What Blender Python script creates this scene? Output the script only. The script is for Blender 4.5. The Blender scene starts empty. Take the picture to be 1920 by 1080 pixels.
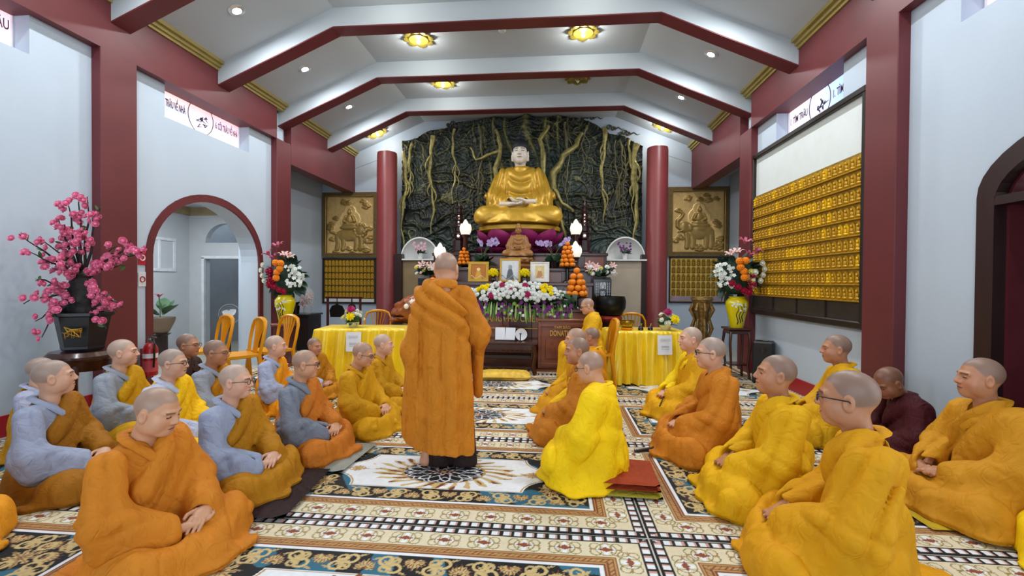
import bpy, bmesh, math, random
import numpy as np
from mathutils import Vector, Matrix, Euler
from mathutils.geometry import tessellate_polygon

S = bpy.context.scene
COL = S.collection
PI = math.pi
RND = random.Random(7)

# ---------------------------------------------------------------- camera, world, light
cam_d = bpy.data.cameras.new('camera'); cam_d.sensor_width = 36.0; cam_d.lens = 858.6 * 36.0 / 1920.0
cam_d.clip_start = 0.05; cam_d.clip_end = 100
cam = bpy.data.objects.new('camera', cam_d); COL.objects.link(cam)
cam.matrix_world = (Matrix.Translation((0.803, 0, 1.33)) @ Matrix.Rotation(0.0907, 4, 'Z')
                    @ Matrix.Rotation(PI / 2 - 0.013, 4, 'X') @ Matrix.Rotation(0.0074, 4, 'Z'))
S.camera = cam
S.view_settings.view_transform = 'Standard'; S.view_settings.look = 'None'
S.view_settings.exposure = 0.32; S.view_settings.gamma = 1.0; S.view_settings.use_curve_mapping = False
S.cycles.use_denoising = True
S.cycles.max_bounces = 6; S.cycles.diffuse_bounces = 3; S.cycles.glossy_bounces = 3
S.cycles.transmission_bounces = 4; S.cycles.caustics_reflective = False; S.cycles.caustics_refractive = False
S.cycles.sample_clamp_indirect = 4.0

W = bpy.data.worlds.new('sky'); S.world = W; W.use_nodes = True
bg = W.node_tree.nodes['Background']; bg.inputs[0].default_value = (0.80, 0.90, 1.0, 1); bg.inputs[1].default_value = 1.5

def area_light(name, loc, rot, size, power, color=(1, 1, 1), shape='DISK', size_y=None):
    d = bpy.data.lights.new(name, 'AREA'); d.shape = shape; d.size = size; d.energy = power; d.color = color
    if size_y: d.size_y = size_y
    o = bpy.data.objects.new(name, d); COL.objects.link(o); o.location = loc; o.rotation_euler = rot
    return o
# daylight through the wide entrance behind the camera and through the open doorway in the right wall
area_light('entrance_daylight', (0, -2.3, 1.75), (PI / 2, 0, 0), 5.2, 48, (0.80, 0.90, 1.0), 'RECTANGLE', 2.8)
area_light('side_door_daylight', (3.70, 1.3, 1.4), (0, PI / 2, 0), 1.9, 26, (0.86, 0.93, 1.0), 'RECTANGLE', 1.6)
DOWN_P, FLOWER_P = 25.0, 10.0

# ---------------------------------------------------------------- helpers
def lin(c):
    c = c / 255.0
    return c / 12.92 if c <= 0.04045 else ((c + 0.055) / 1.055) ** 2.4
def rgb(h):
    if isinstance(h, str):
        h = h.lstrip('#'); return tuple(lin(int(h[i:i + 2], 16)) for i in (0, 2, 4))
    return h
MATS = {}
def mat(name, color=None, rough=0.6, metal=0.0, var=0.12, scale=6.0, bump=0.0, bscale=40.0, vcol=False, emit=None,
        estr=0.0, coat=0.0, stretch=None, alpha=1.0, trans=0.0, sheen=0.0, spec=0.5):
    if name in MATS: return MATS[name]
    m = bpy.data.materials.new(name); m.use_nodes = True; MATS[name] = m
    nt = m.node_tree; b = nt.nodes['Principled BSDF']; L = nt.links
    b.inputs['Roughness'].default_value = rough; b.inputs['Metallic'].default_value = metal
    b.inputs['Specular IOR Level'].default_value = spec
    if coat: b.inputs['Coat Weight'].default_value = coat; b.inputs['Coat Roughness'].default_value = 0.15
    if sheen: b.inputs['Sheen Weight'].default_value = sheen
    if trans: b.inputs['Transmission Weight'].default_value = trans
    if alpha < 1: b.inputs['Alpha'].default_value = alpha
    tc = nt.nodes.new('ShaderNodeTexCoord'); mp = nt.nodes.new('ShaderNodeMapping')
    L.new(tc.outputs['Object'], mp.inputs[0])
    if stretch: mp.inputs['Scale'].default_value = stretch
    n = nt.nodes.new('ShaderNodeTexNoise'); n.inputs['Scale'].default_value = scale; n.inputs['Detail'].default_value = 4
    L.new(mp.outputs[0], n.inputs['Vector'])
    hs = nt.nodes.new('ShaderNodeMix'); hs.data_type = 'RGBA'; hs.blend_type = 'MULTIPLY'; hs.inputs[0].default_value = 1.0
    rp = nt.nodes.new('ShaderNodeMapRange'); rp.inputs[1].default_value = 0.3; rp.inputs[2].default_value = 0.7
    rp.inputs[3].default_value = 1 - var; rp.inputs[4].default_value = 1 + var
    L.new(n.outputs[0], rp.inputs[0]); L.new(rp.outputs[0], hs.inputs[7])
    if vcol:
        a = nt.nodes.new('ShaderNodeVertexColor'); a.layer_name = 'Col'; L.new(a.outputs[0], hs.inputs[6])
    else:
        hs.inputs[6].default_value = (*rgb(color), 1)
    L.new(hs.outputs[2], b.inputs['Base Color'])
    if emit is not None:
        b.inputs['Emission Color'].default_value = (*rgb(emit), 1); b.inputs['Emission Strength'].default_value = estr
    if bump:
        n2 = nt.nodes.new('ShaderNodeTexNoise'); n2.inputs['Scale'].default_value = bscale; n2.inputs['Detail'].default_value = 5
        L.new(mp.outputs[0], n2.inputs['Vector'])
        bp = nt.nodes.new('ShaderNodeBump'); bp.inputs['Strength'].default_value = bump; bp.inputs['Distance'].default_value = 0.02
        L.new(n2.outputs[0], bp.inputs['Height']); L.new(bp.outputs[0], b.inputs['Normal'])
    return m

def link(o, parent=None):
    COL.objects.link(o)
    if parent is not None: o.parent = parent
    return o
def tag(o, label=None, cat=None, group=None, kind=None):
    if label: o['label'] = label
    if cat: o['category'] = cat
    if group: o['group'] = group
    if kind: o['kind'] = kind
    return o
def thing(name, label, cat, loc=(0, 0, 0), rz=0.0, group=None):
    o = bpy.data.objects.new(name, None); o.empty_display_size = 0.1
    o.location = loc; o.rotation_euler = (0, 0, rz); link(o)
    return tag(o, label, cat, group)
def inst(name, mesh, parent=None, loc=(0, 0, 0), rot=(0, 0, 0), sc=1.0):
    o = bpy.data.objects.new(name, mesh); o.location = loc
    o.rotation_euler = rot if not isinstance(rot, Matrix) else rot.to_euler()
    o.scale = (sc, sc, sc) if isinstance(sc, (int, float)) else sc
    return link(o, parent)
def copy_tree(o, parent=None):
    c = o.copy(); COL.objects.link(c); c.parent = parent
    for ch in o.children: copy_tree(ch, c)
    return c

class MB:
    def __init__(s): s.v = []; s.f = []; s.c = []; s.cur = None
    def add(s, vs, fs):
        k = len(s.v); s.v.extend([tuple(map(float, v)) for v in vs]); s.f.extend([tuple(i + k for i in f) for f in fs])
        if s.cur is not None: s.c.extend([s.cur] * len(vs))
        return s
    def box(s, c, d, rz=0.0, ch=0.0, rx=0.0, ry=0.0):
        hx, hy, hz = d[0] / 2, d[1] / 2, d[2] / 2
        if ch <= 0:
            vs = [(x, y, z) for x in (-hx, hx) for y in (-hy, hy) for z in (-hz, hz)]
            fs = [(0, 1, 3, 2), (4, 6, 7, 5), (0, 4, 5, 1), (2, 3, 7, 6), (0, 2, 6, 4), (1, 5, 7, 3)]
        else:
            ch = min(ch, hx * .8, hy * .8, hz * .8)
            vs = []; idx = {}
            for a in (-1, 1):
                for b in (-1, 1):
                    for e in (-1, 1):
                        for k in range(3):
                            p = [a * (hx - ch), b * (hy - ch), e * (hz - ch)]
                            p[k] = (a * hx, b * hy, e * hz)[k]
                            idx[(a, b, e, k)] = len(vs); vs.append(tuple(p))
            fs = []
            for k in range(3):
                i, j = (k + 1) % 3, (k + 2) % 3
                for sg in (-1, 1):
                    q = []
                    for (u, w) in ((-1, -1), (1, -1), (1, 1), (-1, 1)):
                        t = [0, 0, 0]; t[k] = sg; t[i] = u; t[j] = w; q.append(idx[(*t, k)])
                    fs.append(tuple(q) if sg > 0 else tuple(reversed(q)))
            for k in range(3):
                i, j = (k + 1) % 3, (k + 2) % 3
                for u in (-1, 1):
                    for w in (-1, 1):
                        t0 = [0, 0, 0]; t0[i] = u; t0[j] = w; t0[k] = -1; t1 = list(t0); t1[k] = 1
                        q = (idx[(*t0, i)], idx[(*t1, i)], idx[(*t1, j)], idx[(*t0, j)])
                        fs.append(q if u * w > 0 else tuple(reversed(q)))
            for a in (-1, 1):
                for b in (-1, 1):
                    for e in (-1, 1):
                        q = tuple(idx[(a, b, e, k)] for k in range(3))
                        fs.append(q if a * b * e > 0 else tuple(reversed(q)))
        M = Matrix.Translation(c) @ Euler((rx, ry, rz)).to_matrix().to_4x4()
        return s.add([M @ Vector(v) for v in vs], fs)
    def lathe(s, prof, n=24, c=(0, 0, 0), caps=True, sx=1.0, sy=1.0, a0=0.0):
        vs = []; fs = []
        for (r, z) in prof:
            for i in range(n):
                a = 2 * PI * i / n + a0; vs.append((c[0] + r * sx * math.cos(a), c[1] + r * sy * math.sin(a), c[2] + z))
        for j in range(len(prof) - 1):
            for i in range(n):
                k = (i + 1) % n; fs.append((j * n + i, j * n + k, (j + 1) * n + k, (j + 1) * n + i))
        if caps:
            fs.append(tuple(reversed(range(n)))); fs.append(tuple((len(prof) - 1) * n + i for i in range(n)))
        return s.add(vs, fs)
    def tube(s, path, rad, n=8, caps=True, flat=1.0, up=None):
        P = [Vector(p) for p in path]; m = len(P)
        R = [rad] * m if isinstance(rad, (int, float)) else list(rad)
        vs = []; fs = []; prev = None
        for i in range(m):
            t = (P[min(i + 1, m - 1)] - P[max(i - 1, 0)])
            if t.length < 1e-9: t = Vector((0, 0, 1))
            t.normalize()
            if prev is None:
                ref = Vector(up) if up is not None else (Vector((0, 0, 1)) if abs(t.z) < .9 else Vector((1, 0, 0)))
                u = t.cross(ref); u.normalize()
            else:
                u = prev - t * prev.dot(t)
                if u.length < 1e-6: u = t.orthogonal()
                u.normalize()
            prev = u; w = t.cross(u)
            for k in range(n):
                a = 2 * PI * k / n; vs.append(P[i] + (u * math.cos(a) + w * math.sin(a) * flat) * R[i])
        for j in range(m - 1):
            for i in range(n):
                k = (i + 1) % n; fs.append((j * n + i, j * n + k, (j + 1) * n + k, (j + 1) * n + i))
        if caps: fs.append(tuple(reversed(range(n)))); fs.append(tuple((m - 1) * n + i for i in range(n)))
        return s.add(vs, fs)
    def ball(s, c, r, nu=12, nv=8, M=None):
        r = (r, r, r) if isinstance(r, (int, float)) else r
        vs = [(0, 0, -1)]; fs = []
        for j in range(1, nv):
            t = -PI / 2 + PI * j / nv
            for i in range(nu):
                a = 2 * PI * i / nu; vs.append((math.cos(t) * math.cos(a), math.cos(t) * math.sin(a), math.sin(t)))
        vs.append((0, 0, 1)); N = len(vs) - 1
        for i in range(nu):
            k = (i + 1) % nu; fs.append((0, 1 + k, 1 + i)); fs.append((N, 1 + (nv - 2) * nu + i, 1 + (nv - 2) * nu + k))
            for j in range(nv - 2):
                b = 1 + j * nu; fs.append((b + i, b + k, b + nu + k, b + nu + i))
        vv = [Vector((v[0] * r[0], v[1] * r[1], v[2] * r[2])) for v in vs]
        if M is not None: vv = [M @ v for v in vv]
        return s.add([v + Vector(c) for v in vv], fs)
    def prism(s, pts, d0, d1, to3=lambda u, v, w: (u, v, w), holes=()):
        loops = [list(pts)] + [list(h) for h in holes]
        flat = [p for l in loops for p in l]; n = len(flat)
        if holes or len(pts) > 4:
            tri = tessellate_polygon([[Vector((p[0], p[1], 0)) for p in l] for l in loops])
        else: tri = [tuple(range(n))]
        vs = [to3(p[0], p[1], d0) for p in flat] + [to3(p[0], p[1], d1) for p in flat]
        fs = [tuple(t) for t in tri] + [tuple(reversed([i + n for i in t])) for t in tri]
        k = 0
        for l in loops:
            m = len(l)
            for i in range(m):
                a, b = k + i, k + (i + 1) % m; fs.append((a, b, b + n, a + n))
            k += m
        return s.add(vs, fs)
    def mesh(s, name, m=None, smooth=False, sharp=None):
        me = bpy.data.meshes.new(name); me.from_pydata(s.v, [], s.f)
        if s.c and len(s.c) == len(s.v):
            at = me.color_attributes.new('Col', 'FLOAT_COLOR', 'POINT')
            at.data.foreach_set('color', np.array([(*c, 1) for c in s.c], dtype=np.float32).ravel())
        bm = bmesh.new(); bm.from_mesh(me); bmesh.ops.recalc_face_normals(bm, faces=bm.faces); bm.to_mesh(me); bm.free()
        if m is not None: me.materials.append(m)
        if smooth:
            me.shade_smooth()
            if sharp: 
                try: me.set_sharp_from_angle(angle=math.radians(sharp))
                except Exception: pass
        return me
    def build(s, name, m=None, parent=None, smooth=False, sharp=40, loc=(0, 0, 0), rot=(0, 0, 0)):
        return inst(name, s.mesh(name, m, smooth, sharp if smooth else None), parent, loc, rot)
def struct(o, label=None, cat=None):
    o['kind'] = 'structure'
    if label: o['label'] = label
    if cat: o['category'] = cat
    return o
def grid_mesh(name, X, Y, Z, colors, m, smooth=True):
    """X, Y, Z arrays of shape (a, b) -> one mesh with a 'Col' attribute"""
    a, b = X.shape
    co = np.stack([X, Y, Z], -1).reshape(-1, 3).astype(np.float32)
    idx = np.arange(a * b).reshape(a, b)
    q = np.stack([idx[:-1, :-1], idx[1:, :-1], idx[1:, 1:], idx[:-1, 1:]], -1).reshape(-1, 4)
    return np_mesh(name, co, q, m, colors.reshape(-1, 3) if colors is not None else None, smooth)
def np_mesh(name, co, quads, m, colors=None, smooth=True):
    me = bpy.data.meshes.new(name); nv, nf = len(co), len(quads)
    me.vertices.add(nv); me.vertices.foreach_set('co', np.asarray(co, np.float32).ravel())
    me.loops.add(nf * 4); me.loops.foreach_set('vertex_index', np.asarray(quads, np.int32).ravel())
    me.polygons.add(nf); me.polygons.foreach_set('loop_start', np.arange(0, nf * 4, 4, dtype=np.int32))
    me.polygons.foreach_set('loop_total', np.full(nf, 4, np.int32))
    me.update(calc_edges=True)
    if colors is not None:
        at = me.color_attributes.new('Col', 'FLOAT_COLOR', 'POINT')
        at.data.foreach_set('color', np.concatenate([colors, np.ones((nv, 1))], 1).astype(np.float32).ravel())
    if m is not None: me.materials.append(m)
    if smooth: me.shade_smooth()
    return me
def text_part(name, body, m, parent, loc, rot, size, ext=0.003, align='CENTER', sx=1.0, bold=0.0):
    cu = bpy.data.curves.new(name, 'FONT'); cu.body = body; cu.size = size; cu.extrude = ext; cu.align_x = align; cu.align_y = 'CENTER'
    cu.offset = bold; cu.resolution_u = 3
    t = bpy.data.objects.new(name, cu); COL.objects.link(t)
    dg = bpy.context.evaluated_depsgraph_get(); me = bpy.data.meshes.new_from_object(t.evaluated_get(dg))
    bpy.data.objects.remove(t); bpy.data.curves.remove(cu)
    me.materials.clear(); me.materials.append(m)
    return inst(name, me, parent, loc, rot, (sx, 1, 1))

# ---------------------------------------------------------------- materials of the setting
M_wall = mat('white_plaster', '#bccad9', .75, var=.03, scale=1.5, bump=.03, bscale=30)
M_ceil = mat('ceiling_plaster', '#b6bfc5', .8, var=.03, scale=1.2)
M_red = mat('maroon_paint', '#66282c', .5, var=.08, scale=2.5, bump=.02, bscale=60)
M_redcol = mat('round_column_paint', '#83383a', .4, var=.06, scale=2.5)
M_gold_trim = mat('gold_trim', '#a8985a', .5, .25, var=.1)
M_base = mat('baseboard_red', '#a31d26', .4, var=.06)
M_floor = mat('floor_tile', '#b9b5aa', .35, var=.1, scale=3)
M_dark = mat('dark_wood', '#2b1713', .35, var=.2, scale=8, stretch=(1, 1, .25))
M_dark2 = mat('black_wood', '#1d1413', .3, var=.2, scale=8)

AX, WX, YB = 3.68, 3.78, 10.0          # column face, wall face, back wall
BEAM0, BSP, BW = 5.763, 1.484, 0.211

# floor
struct(MB().box((0, 3.6, -.1), (14, 13.2, .2)).build('floor', M_floor))
# ceiling: three planes
CZ0, CZ1, KX = 4.20, 4.88, 2.085
b = MB()
prof = [(-4.0, CZ0 - .136), (-KX, CZ1), (KX, CZ1), (4.0, CZ0 - .136)]
top = [(4.0, 5.2), (-4.0, 5.2)]
b.prism(prof + top, -2.5, 10.1, lambda u, v, w: (u, w, v))
ceil = struct(b.build('ceiling', M_ceil))
# side walls with openings
def arch_pts(yc, hw, zs, rise, n=24, z0=0.0):
    p = [(yc - hw, z0), (yc - hw, zs)]
    for i in range(1, n): a = PI - PI * i / n; p.append((yc + hw * math.cos(a), zs + rise * math.sin(a)))
    return p + [(yc + hw, zs), (yc + hw, z0)]
ARCH = (5.81, .96, 1.60, .77)
rect = lambda a, c, d, e: [(a, d), (a, e), (c, e), (c, d)]
def with_bottom_notch(outer, notch):   # outer rectangle y0..y1, notch touches the floor
    y0, y1, z1 = outer
    return [(y0, 0)] + notch + [(y1, 0), (y1, z1), (y0, z1)]
o = with_bottom_notch((-2.5, 7.40, 4.1), arch_pts(*ARCH))
b = MB().prism(o, -WX, -WX - .30, lambda u, v, w: (w, u, v), holes=[rect(5.03, 6.53, 3.25, 3.74), rect(2.13, 3.63, 3.29, 3.76)])
wall_left = struct(b.build('wall_left', M_wall))
DOOR = (2.55, .93, 1.92, .42)
o = with_bottom_notch((-2.5, 7.40, 4.1), arch_pts(*DOOR))
b = MB().prism(o, WX, WX + .30, lambda u, v, w: (w, u, v), holes=[rect(5.07, 6.51, 3.24, 3.72), rect(2.19, 3.69, 3.27, 3.74)])
wall_right = struct(b.build('wall_right', M_wall))
# alcoves beside the altar, behind the second columns
b = MB()
b.box((-4.52, 8.72, 2.0), (.14, 2.6, 4.0)).box((-4.2, 7.44, 2.0), (.78, .06, 4.0)).box((-4.1, 8.72, 3.62), (.8, 2.6, .06))
struct(b.build('wall_alcove_left', M_wall))
b = MB()
b.box((4.52, 8.72, 2.0), (.14, 2.6, 4.0)).box((4.2, 7.44, 2.0), (.78, .06, 4.0)).box((4.1, 8.72, 3.62), (.8, 2.6, .06))
struct(b.build('wall_alcove_right', M_wall))
struct(MB().box((0, YB + .1, 2.6), (9.2, .2, 5.2)).build('wall_back', M_wall))
# front wall behind the camera with the wide entrance
b = MB().prism([(-4.2, 0), (-2.7, 0), (-2.7, 3.2), (2.7, 3.2), (2.7, 0), (4.2, 0), (4.2, 5.2), (-4.2, 5.2)], -2.5, -2.7, lambda u, v, w: (u, w, v))
struct(b.build('wall_front', M_wall))
# crack lines where panels meet on the back wall
for sx in (-1, 1):
    struct(MB().tube([(sx * 3.68, YB - .001, 3.86), (sx * 2.9, YB - .001, 4.14)], .004, 4).build('trim_%d' % (20 + (sx > 0)), mat('joint_grey', '#7d858c', .8)))
# longitudinal beams, columns, cross beams, cornices
ti = 1
for sx, sd in ((-1, 'left'), (1, 'right')):
    b = MB()
    b.box((sx * (AX + .13), 2.285, 3.92), (.26, 9.57, .58))
    b.box((sx * (AX + .12), 8.735, 3.765), (.24, 2.53, .91))
    struct(b.build('beam_' + sd, M_red), 'maroon painted beam running along the %s wall' % sd, 'beam')
    for k, y0 in enumerate((1.27, 4.17, 7.07)):
        struct(MB().box((sx * (AX + .07), y0 + .2, 1.82), (.14, .401, 3.64), ch=.006).build('column', M_red),
               'square maroon column on the %s wall, %s' % (sd, ('beside the viewer', 'nearer one', 'farther one beside the alcove')[k]), 'column')
    b = MB().box((sx * (WX - .008), 2.4, .09), (.016, 9.6, .18)) if sx > 0 else \
        MB().box((-WX + .008, 1.15, .09), (.016, 7.2, .18)).box((-WX + .008, 7.02, .09), (.016, .4, .18))
    struct(b.build('baseboard_' + sd, M_base))
beam_red = [(-AX - .1, 3.93 - .04), (-KX, 4.633), (KX, 4.633), (AX + .1, 3.93 - .04)]
for k in range(-4, 3):
    y0 = BEAM0 + k * BSP
    b = MB(); off = .26
    pts = beam_red + [(p[0], p[1] + off + .06) for p in reversed(beam_red)]
    b.prism(pts, y0, y0 + BW, lambda u, v, w: (u, w, v))
    bo = struct(b.build('ceiling_beam', M_ceil), 'white cross beam with maroon underside, number %d from the altar' % (3 - k), 'beam')
    b = MB(); pts = [(p[0], p[1] - .012) for p in beam_red] + [(p[0], p[1] + .004) for p in reversed(beam_red)]
    b.prism(pts, y0 - .004, y0 + BW + .004, lambda u, v, w: (u, w, v)); b.build('soffit', M_red, bo)
    # stepped gilded cornice between this beam and the next
    for sx in (-1, 1):
        y1 = y0 + BW; y2 = y0 + BSP if k < 2 else YB
        b = MB()
        for (dx, z, h, d) in ((0, CZ0 - .06, .04, .02), (0, CZ0 - .02, .05, .05), (0, CZ0 + .02, .05, .09)):
            b.box((sx * (AX + .05 - d / 2 - .02), (y1 + y2) / 2, z), (d + .06, y2 - y1 - .002, h))
        struct(b.build('trim_%d' % (30 + ti), M_gold_trim)); ti += 1

# ceiling lamps
M_white_emit = mat('downlight_glass', '#ffffff', .3, emit='#f4fbff', estr=30)
M_chrome = mat('pale_metal', '#d8dadc', .3, .6)
sl = math.atan2(CZ1 - CZ0, AX - KX)
def downlight(x, y, label):
    z = CZ0 + (AX - abs(x)) * math.tan(sl)
    t = thing('downlight', label, 'light', (x, y, z), 0, 'recessed ceiling downlights'); t.rotation_euler = (0, sl * (1 if x > 0 else -1), 0)
    MB().lathe([(.085, -.012), (.095, -.004), (.095, 0.0), (.06, 0.0)], 20).build('ring', M_chrome, t, True)
    MB().lathe([(.0, -.012), (.05, -.012), (.068, -.006), (.068, .0)], 20, caps=False).build('lens', M_white_emit, t, True)
    L = area_light('downlight_lamp', (x - .012 * math.copysign(1, x), y, z - .035), (0, sl * (1 if x > 0 else -1), 0), .13, DOWN_P, (.95, .98, 1.0))
ORD = {1: 'first', 0: 'second', -1: 'third', -2: 'fourth', -3: 'fifth'}
for k in range(-3, 2):
    yc = BEAM0 + k * BSP + BW + (BSP - BW) / 2
    for sx, sd in ((-1, 'left'), (1, 'right')):
        downlight(sx * 2.95, yc, 'round white downlight in the %s ceiling slope, %s from the altar' % (sd, ORD[k]))
M_petal_gold = mat('lamp_petal_gold', '#9c8a3a', .4, .55, var=.15)
M_yellow_glow = mat('lamp_yellow_glow', '#e8d028', .3, emit='#ffe020', estr=1.3)
M_bulb = mat('bulb', '#ffffff', .3, emit='#fffbe8', estr=25)
def petal_ring(n, r0, r1, lift, w):
    b = MB()
    for i in range(n):
        a = 2 * PI * i / n; q = []
        for (t, ww) in ((0, .5), (.35, .9), (.7, 1.0), (.92, .6), (1.0, .15)):
            for s_ in (-1, 0, 1):
                r = r0 + (r1 - r0) * t; aw = a + s_ * w * ww
                q.append((r * math.cos(aw), r * math.sin(aw), -lift * t * t - (.012 if s_ == 0 else 0)))
        fs = [(j * 3 + k, j * 3 + k + 1, j * 3 + k + 4, j * 3 + k + 3) for j in range(4) for k in range(2)]
        b.add(q, fs)
    return b
def flower_lamp(x, y, z, tilt, lit, label):
    t = thing('lotus_ceiling_lamp', label, 'light', (x, y, z), 0, 'gilded lotus ceiling lamps'); t.rotation_euler = (0, tilt, 0)
    me = petal_ring(1, .10, .225, .015, .40).mesh('petal', M_petal_gold, True)
    for i in range(8): inst('petal', me, t, (0, 0, -.012), (0, 0, i * PI / 4))
    MB().lathe([(.15, 0), (.155, -.02), (.14, -.035), (.115, -.03)], 28, caps=False).build('rim', M_petal_gold, t, True)
    MB().lathe([(.12, -.028), (.08, -.02), (.05, -.03), (.045, -.02), (0, -.018)], 28, caps=False).build('dish', M_yellow_glow if lit else M_petal_gold, t, True)
    MB().ball((0, 0, -.055), (.026, .026, .034)).build('bulb', M_bulb if lit else M_chrome, t, True)
    if lit:
        d_ = bpy.data.lights.new('lotus_lamp_light', 'POINT'); d_.energy = FLOWER_P; d_.shadow_soft_size = .05; d_.color = (1, .98, .92)
        o_ = bpy.data.objects.new('lotus_lamp_light', d_); COL.objects.link(o_); o_.location = (x - .14 * math.sin(tilt), y, z - .14)
for k in range(-3, 2):
    yc = BEAM0 + k * BSP + BW + .60
    for sx, sd in ((-1, 'left'), (1, 'right')):
        flower_lamp(sx * 1.19, yc, CZ1, 0, not (k == 1 and sx > 0), 'gilded lotus lamp on the flat ceiling, %s side, %s from the altar%s' % (sd, ORD[k], ', unlit' if k == 1 and sx > 0 else ''))
for sx, sd in ((-1, 'left'), (1, 'right')):
    flower_lamp(sx * 2.98, 9.5, CZ0 + (AX - 2.98) * math.tan(sl), sl * sx, True, 'gilded lotus lamp on the ceiling slope above the %s round column' % sd)
for k in (0, 1):
    tag(MB().lathe([(.05, 0), (.055, -.015), (.04, -.03), (.0, -.032)], 16).build('smoke_detector', mat('detector_white', '#c9cdd0', .5), None, True, loc=(.05, 6.45 + 1.48 * k, CZ1)),
        'small white smoke detector on the ceiling, %s' % ('nearer one', 'farther one')[k], 'detector')

# transom windows: backlit printed panes
M_frame_white = mat('window_white', '#e8ecf2', .4)
def film(name):
    m = bpy.data.materials.new(name); m.use_nodes = True; nt = m.node_tree; nt.nodes.remove(nt.nodes['Principled BSDF'])
    a = nt.nodes.new('ShaderNodeVertexColor'); a.layer_name = 'Col'
    t = nt.nodes.new('ShaderNodeBsdfTranslucent'); d = nt.nodes.new('ShaderNodeBsdfDiffuse'); mx = nt.nodes.new('ShaderNodeMixShader'); mx.inputs[0].default_value = .35
    nz = nt.nodes.new('ShaderNodeTexNoise'); nz.inputs['Scale'].default_value = 9
    mm = nt.nodes.new('ShaderNodeMix'); mm.data_type = 'RGBA'; mm.inputs[0].default_value = .12
    nt.links.new(a.outputs[0], mm.inputs[6]); nt.links.new(nz.outputs[0], mm.inputs[7])
    for s_ in (t, d): nt.links.new(mm.outputs[2], s_.inputs[0])
    nt.links.new(t.outputs[0], mx.inputs[1]); nt.links.new(d.outputs[0], mx.inputs[2])
    em_ = nt.nodes.new('ShaderNodeEmission'); em_.inputs[1].default_value = .62; ad = nt.nodes.new('ShaderNodeAddShader')
    nt.links.new(mm.outputs[2], em_.inputs[0]); nt.links.new(mx.outputs[0], ad.inputs[0]); nt.links.new(em_.outputs[0], ad.inputs[1])
    nt.links.new(ad.outputs[0], nt.nodes['Material Output'].inputs[0]); MATS[name] = m
    return m
M_film = film('printed_window_film')
M_ink = mat('print_ink', '#4a3344', .7); M_ink2 = mat('print_ink_violet', '#7a4f73', .7)
def transom(n, sx, y0, y1, z0, z1, text, left):
    X = sx * (WX + .17); w = y1 - y0; h = z1 - z0
    t = bpy.data.objects.new('window_%d' % n, None); t.location = (X, (y0 + y1) / 2, z0); t.rotation_euler = (0, 0, -sx * PI / 2 + (0)); link(t)
    # local x runs along the wall seen from inside left to right, local y points into the room (-y)
    struct(t)
    nx, nz = 90, 30
    u = np.linspace(-w / 2, w / 2, nx)[:, None] * np.ones((1, nz)); v = np.linspace(0, h, nz)[None, :] * np.ones((nx, 1))
    s_ = (u / w + .5); tt = v / h
    wv = .5 + .5 * np.sin(5 * s_ + 6 * tt + np.sin(7 * s_))
    c1 = np.array(rgb('#f6b8b0')); c2 = np.array(rgb('#9fc0ee')); c3 = np.array(rgb('#ffffff')); c4 = np.array(rgb('#f3c9d8'))
    if left: k = np.clip(tt * 1.5 - .25 + .3 * (s_ - .3), 0, 1)[..., None]; base = c3 * (1 - k) + c1 * k; k2 = (np.exp(-((tt - .45 - .3 * (s_ - .5)) / .18) ** 2) * .7)[..., None]; base = base * (1 - k2) + (c2 * (1 - s_[..., None]) + c4 * s_[..., None]) * k2
    else: k = np.clip(1.3 * s_ - .1, 0, 1)[..., None]; base = c4 * .6 * (1 - k) + c3 * .4 * (1 - k) + c2 * k
    base = np.clip(base * (.93 + .1 * wv[..., None]), 0, 1)
    inst('pane', grid_mesh('pane', u, 0 * u, v, base, M_film), t)
    fr = MB().box((0, -.0, h + .02), (w + .1, .04, .06)).box((0, 0, -.02), (w + .1, .04, .06)).box((-w / 2 - .02, 0, h / 2), (.06, .04, h)).box((w / 2 + .02, 0, h / 2), (.06, .04, h))
    fr.build('window_frame', M_frame_white, t)
    # ring emblem in the middle with a dark brush mark inside, and the caption on both sides
    ring = MB().tube([(.22 * math.cos(a), -.012, h * .52 + .22 * math.sin(a)) for a in np.linspace(0, 2 * PI, 29)], .0045, 5, caps=False); ring.build('emblem_ring', M_ink, t)
    br = MB(); r_ = random.Random(n)
    for i in range(10):
        a, rr = r_.uniform(0, 6.28), r_.uniform(.0, .10); px, pz = rr * math.cos(a) + .03, h * .47 + rr * math.sin(a)
        br.tube([(px, -.01, pz), (px + r_.uniform(-.05, .05), -.01, pz + r_.uniform(-.05, .05)), (px + r_.uniform(-.07, .07), -.01, pz + r_.uniform(-.06, .03))], [.006, .008, .002], 5)
    br.build('emblem_brushwork', M_ink, t)
    for sg in (-1, 1):
        text_part('caption', text, M_ink if sg < 0 else M_ink2, t, (sg * w * .325, -.012, h * .5), (PI / 2, 0, 0), .125, .001, sx=min(.72, 6.8 / len(text)), bold=.0015)
    return t
transom(1, -1, 5.03, 6.53, 3.25, 3.74, '6. CỠI TRÂU VỀ NHÀ', True)
transom(2, -1, 2.13, 3.63, 3.29, 3.76, '7. QUÊN TRÂU', True)
transom(3, 1, 5.07, 6.51, 3.24, 3.72, '1. TÌM TRÂU', False)
transom(4, 1, 2.19, 3.69, 3.27, 3.74, '1. TÌM TRÂU', False)

# arched doorway on the left: maroon surround
yc, hw, zs, ri = ARCH
outer = arch_pts(yc, hw + .085, zs, ri + .09, 24); inner = arch_pts(yc, hw - .006, zs, ri - .006, 24)
b = MB().prism(outer + list(reversed(inner)), -WX + .012, -WX - .02, lambda u, v, w: (w, u, v))
struct(b.build('trim_1', M_red))
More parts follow.
